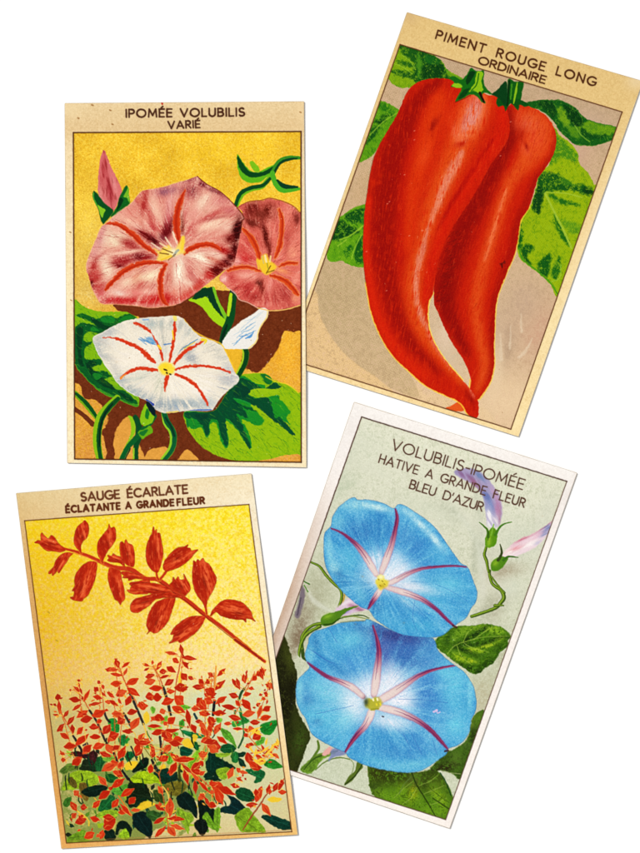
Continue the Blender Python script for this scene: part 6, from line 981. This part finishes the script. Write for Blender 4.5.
    C.stroke(d6.f([255, 435, 268, 428]), 2.2, (210, 190, 230), a=.9); C.stroke(d6.f([268, 425, 272, 440, 285, 436]), 1, (210, 190, 230), a=.9); C.stroke(d5.f([556, 552, 562, 553]), 1.4, (60, 50, 60), a=.9)
    th = C.part('throat', fl)
    C.fill(d5.f([478, 498, 484, 472, 505, 466, 520, 458, 540, 464, 552, 485, 546, 505, 525, 518, 502, 522, 486, 514]), (178, 174, 60), th, soft=1.4, wob=.9); C.blob(366, 702, 2.4, 4, 0, (60, 70, 40), .9, 0)
    for x, y in ((512, 470), (532, 468), (528, 492), (545, 490)): C.stroke(d5.f([x, y, x+2, y+6]), 1.8, (250, 240, 180) if y < 480 else (222, 206, 60), a=.95)
    C.stroke(d5.f([505, 520, 535, 515]), 2, (150, 150, 40), a=.8); C.stroke(d6.f([308, 622, 322, 618]), 2, (60, 30, 40), a=.8, clip=pm)
    C.clip = None
    C.grain(pm, .022, 1.3, 31); C.speck(70, [(250, 250, 240), (236, 240, 240)], .12, .3, .5, mask=pm)
    bl = C.part('border_line'); C.crisp(.36); border(C, panel, 1.0, (96, 68, 54), bl)
    C.stroke([(361.6, 416.9), (566.7, 481.4)], 1.05, (80, 58, 50), part=bl, clip=False); C.stroke([(361.6, 416.9), (320, 534)], 1.0, (84, 58, 48), part=bl, clip=False)
    T = (88, 58, 44); t = C.part('title_lettering')
    write(C, "VOLUBILIS-IPOMÉE", (391, 449.2), (522.2, 489.6), 10.2, 1.38, T, gap=.235, xs=1.0, part=t)
    t = C.part('subtitle_lettering'); write(C, "HATIVE A GRANDE FLEUR", (378.6, 462.4), (523.6, 507.2), 8.4, 1.38, T, space=.72, gap=.26, part=t)
    t = C.part('subtitle_lettering'); write(C, "BLEU D'AZUR", (409.2, 488), (481.6, 511.2), 8.5, 1.38, T, space=.75, gap=.2, part=t)
    return C
# ================================================================== materials
def lin(c): return np.where(c <= .04045, c/12.92, ((np.clip(c, 0, None)+.055)/1.055)**2.4)

def nodes(name):
    m = bpy.data.materials.new(name); m.use_nodes = True; nt = m.node_tree
    return m, nt, nt.nodes['Principled BSDF']

def ink_material(name, rough, spec, bump, g=.09):
    m, nt, p = nodes(name); N, L = nt.nodes, nt.links
    at = N.new('ShaderNodeAttribute'); at.attribute_name = 'ink'
    tc = N.new('ShaderNodeTexCoord')
    n1 = N.new('ShaderNodeTexNoise'); n1.inputs['Scale'].default_value = 3200; n1.inputs['Detail'].default_value = 3
    L.new(tc.outputs['Object'], n1.inputs['Vector'])
    mr = N.new('ShaderNodeMapRange'); mr.inputs['From Min'].default_value = .3; mr.inputs['From Max'].default_value = .7; mr.inputs['To Min'].default_value = 1-g; mr.inputs['To Max'].default_value = 1+g*.9
    L.new(n1.outputs['Fac'], mr.inputs['Value'])
    mx = N.new('ShaderNodeMix'); mx.data_type = 'RGBA'; mx.blend_type = 'MULTIPLY'; mx.inputs['Factor'].default_value = 1
    L.new(at.outputs['Color'], mx.inputs['A']); L.new(mr.outputs['Result'], mx.inputs['B']); L.new(mx.outputs['Result'], p.inputs['Base Color'])
    n2 = N.new('ShaderNodeTexNoise'); n2.inputs['Scale'].default_value = 1500; n2.inputs['Detail'].default_value = 4; L.new(tc.outputs['Object'], n2.inputs['Vector'])
    bp = N.new('ShaderNodeBump'); bp.inputs['Strength'].default_value = bump; bp.inputs['Distance'].default_value = .00004
    L.new(n2.outputs['Fac'], bp.inputs['Height']); L.new(bp.outputs['Normal'], p.inputs['Normal'])
    p.inputs['Roughness'].default_value = rough; p.inputs['Specular IOR Level'].default_value = spec
    return m

def plain_material(name, c1, c2, scale, rough=.7, spec=.2):
    m, nt, p = nodes(name); N, L = nt.nodes, nt.links
    tc = N.new('ShaderNodeTexCoord'); n1 = N.new('ShaderNodeTexNoise'); n1.inputs['Scale'].default_value = scale; n1.inputs['Detail'].default_value = 4
    L.new(tc.outputs['Object'], n1.inputs['Vector'])
    mx = N.new('ShaderNodeMix'); mx.data_type = 'RGBA'; mx.inputs['A'].default_value = (*c1, 1); mx.inputs['B'].default_value = (*c2, 1)
    L.new(n1.outputs['Fac'], mx.inputs['Factor']); L.new(mx.outputs['Result'], p.inputs['Base Color'])
    p.inputs['Roughness'].default_value = rough; p.inputs['Specular IOR Level'].default_value = spec
    return m

M_PAPER = ink_material('aged_paper', .85, .02, .3, .035)
M_INK = ink_material('lithographed_ink', .8, .02, .25, .06)
M_EDGE = plain_material('cut_paper_edge', (.30, .23, .15), (.46, .37, .26), 3000)
M_TABLE = plain_material('white_tabletop_paint', (.93, .93, .93), (.95, .95, .95), 400, rough=.75, spec=.1)

# ================================================================== building the cards
THICK = .0004
def build_card(C, label, group, zfun):
    tl, tr, br, bl = [np.array(c, float) for c in C.corners]
    cx, cy = (tl+tr+br+bl)/4
    ang = math.atan2(-(tr-tl)[1], (tr-tl)[0])
    ox, oy = (cx-320)*MM, (426.5-cy)*MM
    root = bpy.data.objects.new('seed_label', None); bpy.context.scene.collection.objects.link(root)
    root.empty_display_size = .01; root.location = (ox, oy, 0); root.rotation_euler = (0, 0, ang)
    root['label'] = label; root['category'] = 'seed label'; root['group'] = group
    ca, sa = math.cos(ang), math.sin(ang)
    def local(px, py, z):
        X = (px-320)*MM-ox; Y = (426.5-py)*MM-oy
        return np.stack([X*ca+Y*sa, -X*sa+Y*ca, z], -1).astype(np.float32)
    U = C.gx/(C.W-1); V = C.gy/(C.H-1)
    Z = zfun(U, V)+THICK
    co = local(C.x.astype(float), C.y.astype(float), Z)
    # age: faint toning along the sides, a soft crease and a few foxing spots
    for _ in range(9):
        k = rng.integers(C.H*C.W); x, y = float(C.x.flat[k]), float(C.y.flat[k]); r_ = rng.uniform(.5, 1.6)
        C.tex = None; C.blob(x, y, r_, r_*.8, 0, (150, 104, 60), rng.uniform(.12, .3), 0, clip=False)
    d_ = np.minimum(np.minimum(C.gx, C.W-1-C.gx), np.minimum(C.gy, C.H-1-C.gy))/S
    rub = np.clip(1-d_/(.7+1.2*noise(C.x*.25, C.y*.25, 83)), 0, 1)*np.clip(noise(C.x*.12, C.y*.12, 91)*2-.7, 0, 1)
    C.c += (np.array((255, 246, 226), np.float32)/255-C.c)*(rub*.5)[..., None]
    rub = np.clip(1-d_/.9, 0, 1)*np.clip(noise(C.x*.09, C.y*.09, 97)*2-.8, 0, 1)
    C.c += (np.array((150, 112, 74), np.float32)/255-C.c)*(rub*.55)[..., None]
    col = np.concatenate([np.clip(lin(C.c)/E, .002, .93), np.ones((C.H, C.W, 1))], -1).astype(np.float32)
    # worn outline: rounded, slightly chipped corners and a hairline of wear along each side
    R = .85*S; e = .12*S
    dx = np.minimum(C.gx, C.W-1-C.gx); dy = np.minimum(C.gy, C.H-1-C.gy)
    wear = (noise(C.x*.35, C.y*.35, 51)-.4)*e*2+e
    rr = R*(1+.8*(noise(C.x*.02, C.y*.02, 61)-.3))
    out = (dx < wear) | (dy < wear) | ((dx < rr) & (dy < rr) & (np.hypot(rr-dx, rr-dy) > rr))
    cell_out = out[:-1, :-1] | out[1:, 1:]
    ids = C.id[:-1, :-1].copy(); ids[cell_out] = -1
    vi = np.arange(C.H*C.W).reshape(C.H, C.W)
    objs = {}
    def mesh(name, cells, mat):
        j, i = np.nonzero(cells)
        q = np.stack([vi[j, i], vi[j+1, i], vi[j+1, i+1], vi[j, i+1]], 1).ravel()
        uq, inv = np.unique(q, return_inverse=True)
        me = bpy.data.meshes.new(name); n = len(j)
        me.vertices.add(len(uq)); me.vertices.foreach_set('co', co.reshape(-1, 3)[uq].ravel())
        me.loops.add(4*n); me.loops.foreach_set('vertex_index', inv.astype(np.int32).ravel())
        me.polygons.add(n); me.polygons.foreach_set('loop_start', np.arange(n, dtype=np.int32)*4)
        me.polygons.foreach_set('use_smooth', np.ones(n, bool))
        me.update(calc_edges=True)
        at = me.color_attributes.new('ink', 'FLOAT_COLOR', 'POINT'); at.data.foreach_set('color', col.reshape(-1, 4)[uq].ravel())
        me.materials.append(mat)
        o = bpy.data.objects.new(name, me); bpy.context.scene.collection.objects.link(o)
        return o
    counts = np.bincount(ids[ids >= 0].ravel(), minlength=len(C.parts))
    for k, (nm, par) in enumerate(C.parts):
        if counts[k] < 3: continue
        o = mesh(nm, ids == k, M_PAPER if k == 0 else M_INK); o.parent = root; objs[k] = o
    for k, (nm, par) in enumerate(C.parts):
        if par is not None and k in objs and par in objs: objs[k].parent = objs[par]
    # the card's thickness: sides and underside, closed under the printed face
    o = objs[0]; me = o.data
    pts = []
    def at_g(gx, gy): pts.append((gx, gy))
    Wm, Hm = C.W-1, C.H-1; r = R*.9; i0 = e*1.2
    for (cx_, cy_, a0) in ((i0+r, i0+r, 180), (Wm-i0-r, i0+r, 270), (Wm-i0-r, Hm-i0-r, 0), (i0+r, Hm-i0-r, 90)):
        for k in range(7):
            t = math.radians(a0+15*k); at_g(cx_+r*math.cos(t), cy_+r*math.sin(t))
        nxt = {180: (1, 0), 270: (0, 1), 0: (-1, 0), 90: (0, -1)}[a0]
        L = (Wm if nxt[0] else Hm)-2*(i0+r); x0, y0 = pts[-1]
        for k in range(1, 24): at_g(x0+nxt[0]*L*k/24+rng.uniform(-.08, .08)*nxt[1], y0+nxt[1]*L*k/24)
    G = np.array(pts); n = len(G); gc = np.array([Wm/2, Hm/2])
    G2 = G+(gc-G)/np.hypot(*(gc-G).T)[:, None]*3*S
    def ring(g, dz, thick=True):
        x, y = happly(C.G2P, g[:, 0], g[:, 1]); z = zfun(np.clip(g[:, 0]/Wm, 0, 1), np.clip(g[:, 1]/Hm, 0, 1))+(THICK if thick else 0)+dz
        return local(x, y, z)
    v = np.concatenate([ring(G2, -.00004), ring(G, -.00002), ring(G, 0.00001, False), ring(G2, 0.00001, False)])
    f = []
    for i in range(n):
        j = (i+1) % n
        f += [(i, j, n+j, n+i), (n+i, n+j, 2*n+j, 2*n+i), (2*n+i, 2*n+j, 3*n+j, 3*n+i)]
    f.append(tuple(3*n+i for i in range(n)))
    bm = bpy.data.meshes.new('paper_edge'); bm.from_pydata([tuple(map(float, q)) for q in v], [], f); bm.update(); bm.materials.append(M_EDGE)
    eo = bpy.data.objects.new('paper_edge', bm); bpy.context.scene.collection.objects.link(eo); eo.parent = o
    return root

GROUP = 'old chromolithographed seed labels lying on a white surface'
def held(base, u0, u1, v0, v1, h):      # lies flat except where its right side rests on the label beneath
    ss = lambda a, b, t: (lambda q: q*q*(3-2*q))(np.clip((t-a)/(b-a), 0, 1))
    return lambda u, v: base(u, v)+h*ss(u0, u1, u)*ss(v0-.3, v0, v)*(1-ss(v1, v1+.3, v))
lift = lambda a, b, c, d, curl=0: (lambda u, v: .00002+a*(1-u)*(1-v)+b*u*(1-v)+c*u*v+d*(1-u)*v+curl*((2*u-1)**2)*.5+curl*.5*(2*v-1)**2)
CARDS = [
 (paint_sage, 'seed label titled SAUGE ÉCARLATE, red sage flowers on a yellow ground, tan edges', held(lift(.00003, .00006, .00006, .00003, .00003), .3, .72, .42, .84, .00045)),
 (paint_blue, 'seed label titled VOLUBILIS-IPOMÉE with two sky-blue bindweed flowers on pale green', lift(.00005, .00008, .00012, .00002, .00003)),
 (paint_pepper, 'seed label titled PIMENT ROUGE LONG with two long red peppers on a brownish ground', lift(.00005, .00012, .00012, .00001, .00003)),
 (paint_bindweed, 'seed label titled IPOMÉE VOLUBILIS with pink and white bindweed flowers on yellow', held(lift(.00003, .00006, .00006, .00003, .00003), .45, .86, .5, .76, .00047)),
]
import time
for fn, label, zf in CARDS:
    t0 = time.time(); C = fn(); t1 = time.time(); build_card(C, label, GROUP, zf); print(fn.__name__, C.W, C.H, round(t1-t0, 1), round(time.time()-t1, 1)); del C

# ================================================================== table, light, camera
v = []; f = []
me = bpy.data.meshes.new('tabletop'); h = .9
me.from_pydata([(-h, -h, 0), (h, -h, 0), (h, h, 0), (-h, h, 0), (-h, -h, -.02), (h, -h, -.02), (h, h, -.02), (-h, h, -.02)], [], [(0, 1, 2, 3), (7, 6, 5, 4), (0, 4, 5, 1), (1, 5, 6, 2), (2, 6, 7, 3), (3, 7, 4, 0)])
me.materials.append(M_TABLE)
tb = bpy.data.objects.new('tabletop', me); bpy.context.scene.collection.objects.link(tb); tb['kind'] = 'structure'

w = bpy.data.worlds.new('World'); bpy.context.scene.world = w; w.use_nodes = True
bgd = w.node_tree.nodes['Background']; bgd.inputs[0].default_value = (1, .995, .985, 1); bgd.inputs[1].default_value = .52

sd = bpy.data.lights.new('window_light', 'SUN'); sd.energy = 2.65; sd.angle = math.radians(14); sd.color = (1, .985, .96)
so = bpy.data.objects.new('window_light', sd); bpy.context.scene.collection.objects.link(so)
so.rotation_euler = (0, math.radians(-41), math.radians(-40))     # from the upper left

cd = bpy.data.cameras.new('camera'); cam = bpy.data.objects.new('camera', cd); bpy.context.scene.collection.objects.link(cam)
H = 1.0; cd.sensor_fit = 'VERTICAL'; cd.sensor_height = 24; cd.lens = 24*H/(853.3*MM); cd.clip_start = .05; cd.clip_end = 20
cam.location = (0, 0, H); cam.rotation_euler = (0, 0, 0)
sc = bpy.context.scene; sc.camera = cam
sc.view_settings.view_transform = 'Standard'; sc.view_settings.look = 'None'; sc.view_settings.exposure = 0; sc.view_settings.gamma = 1
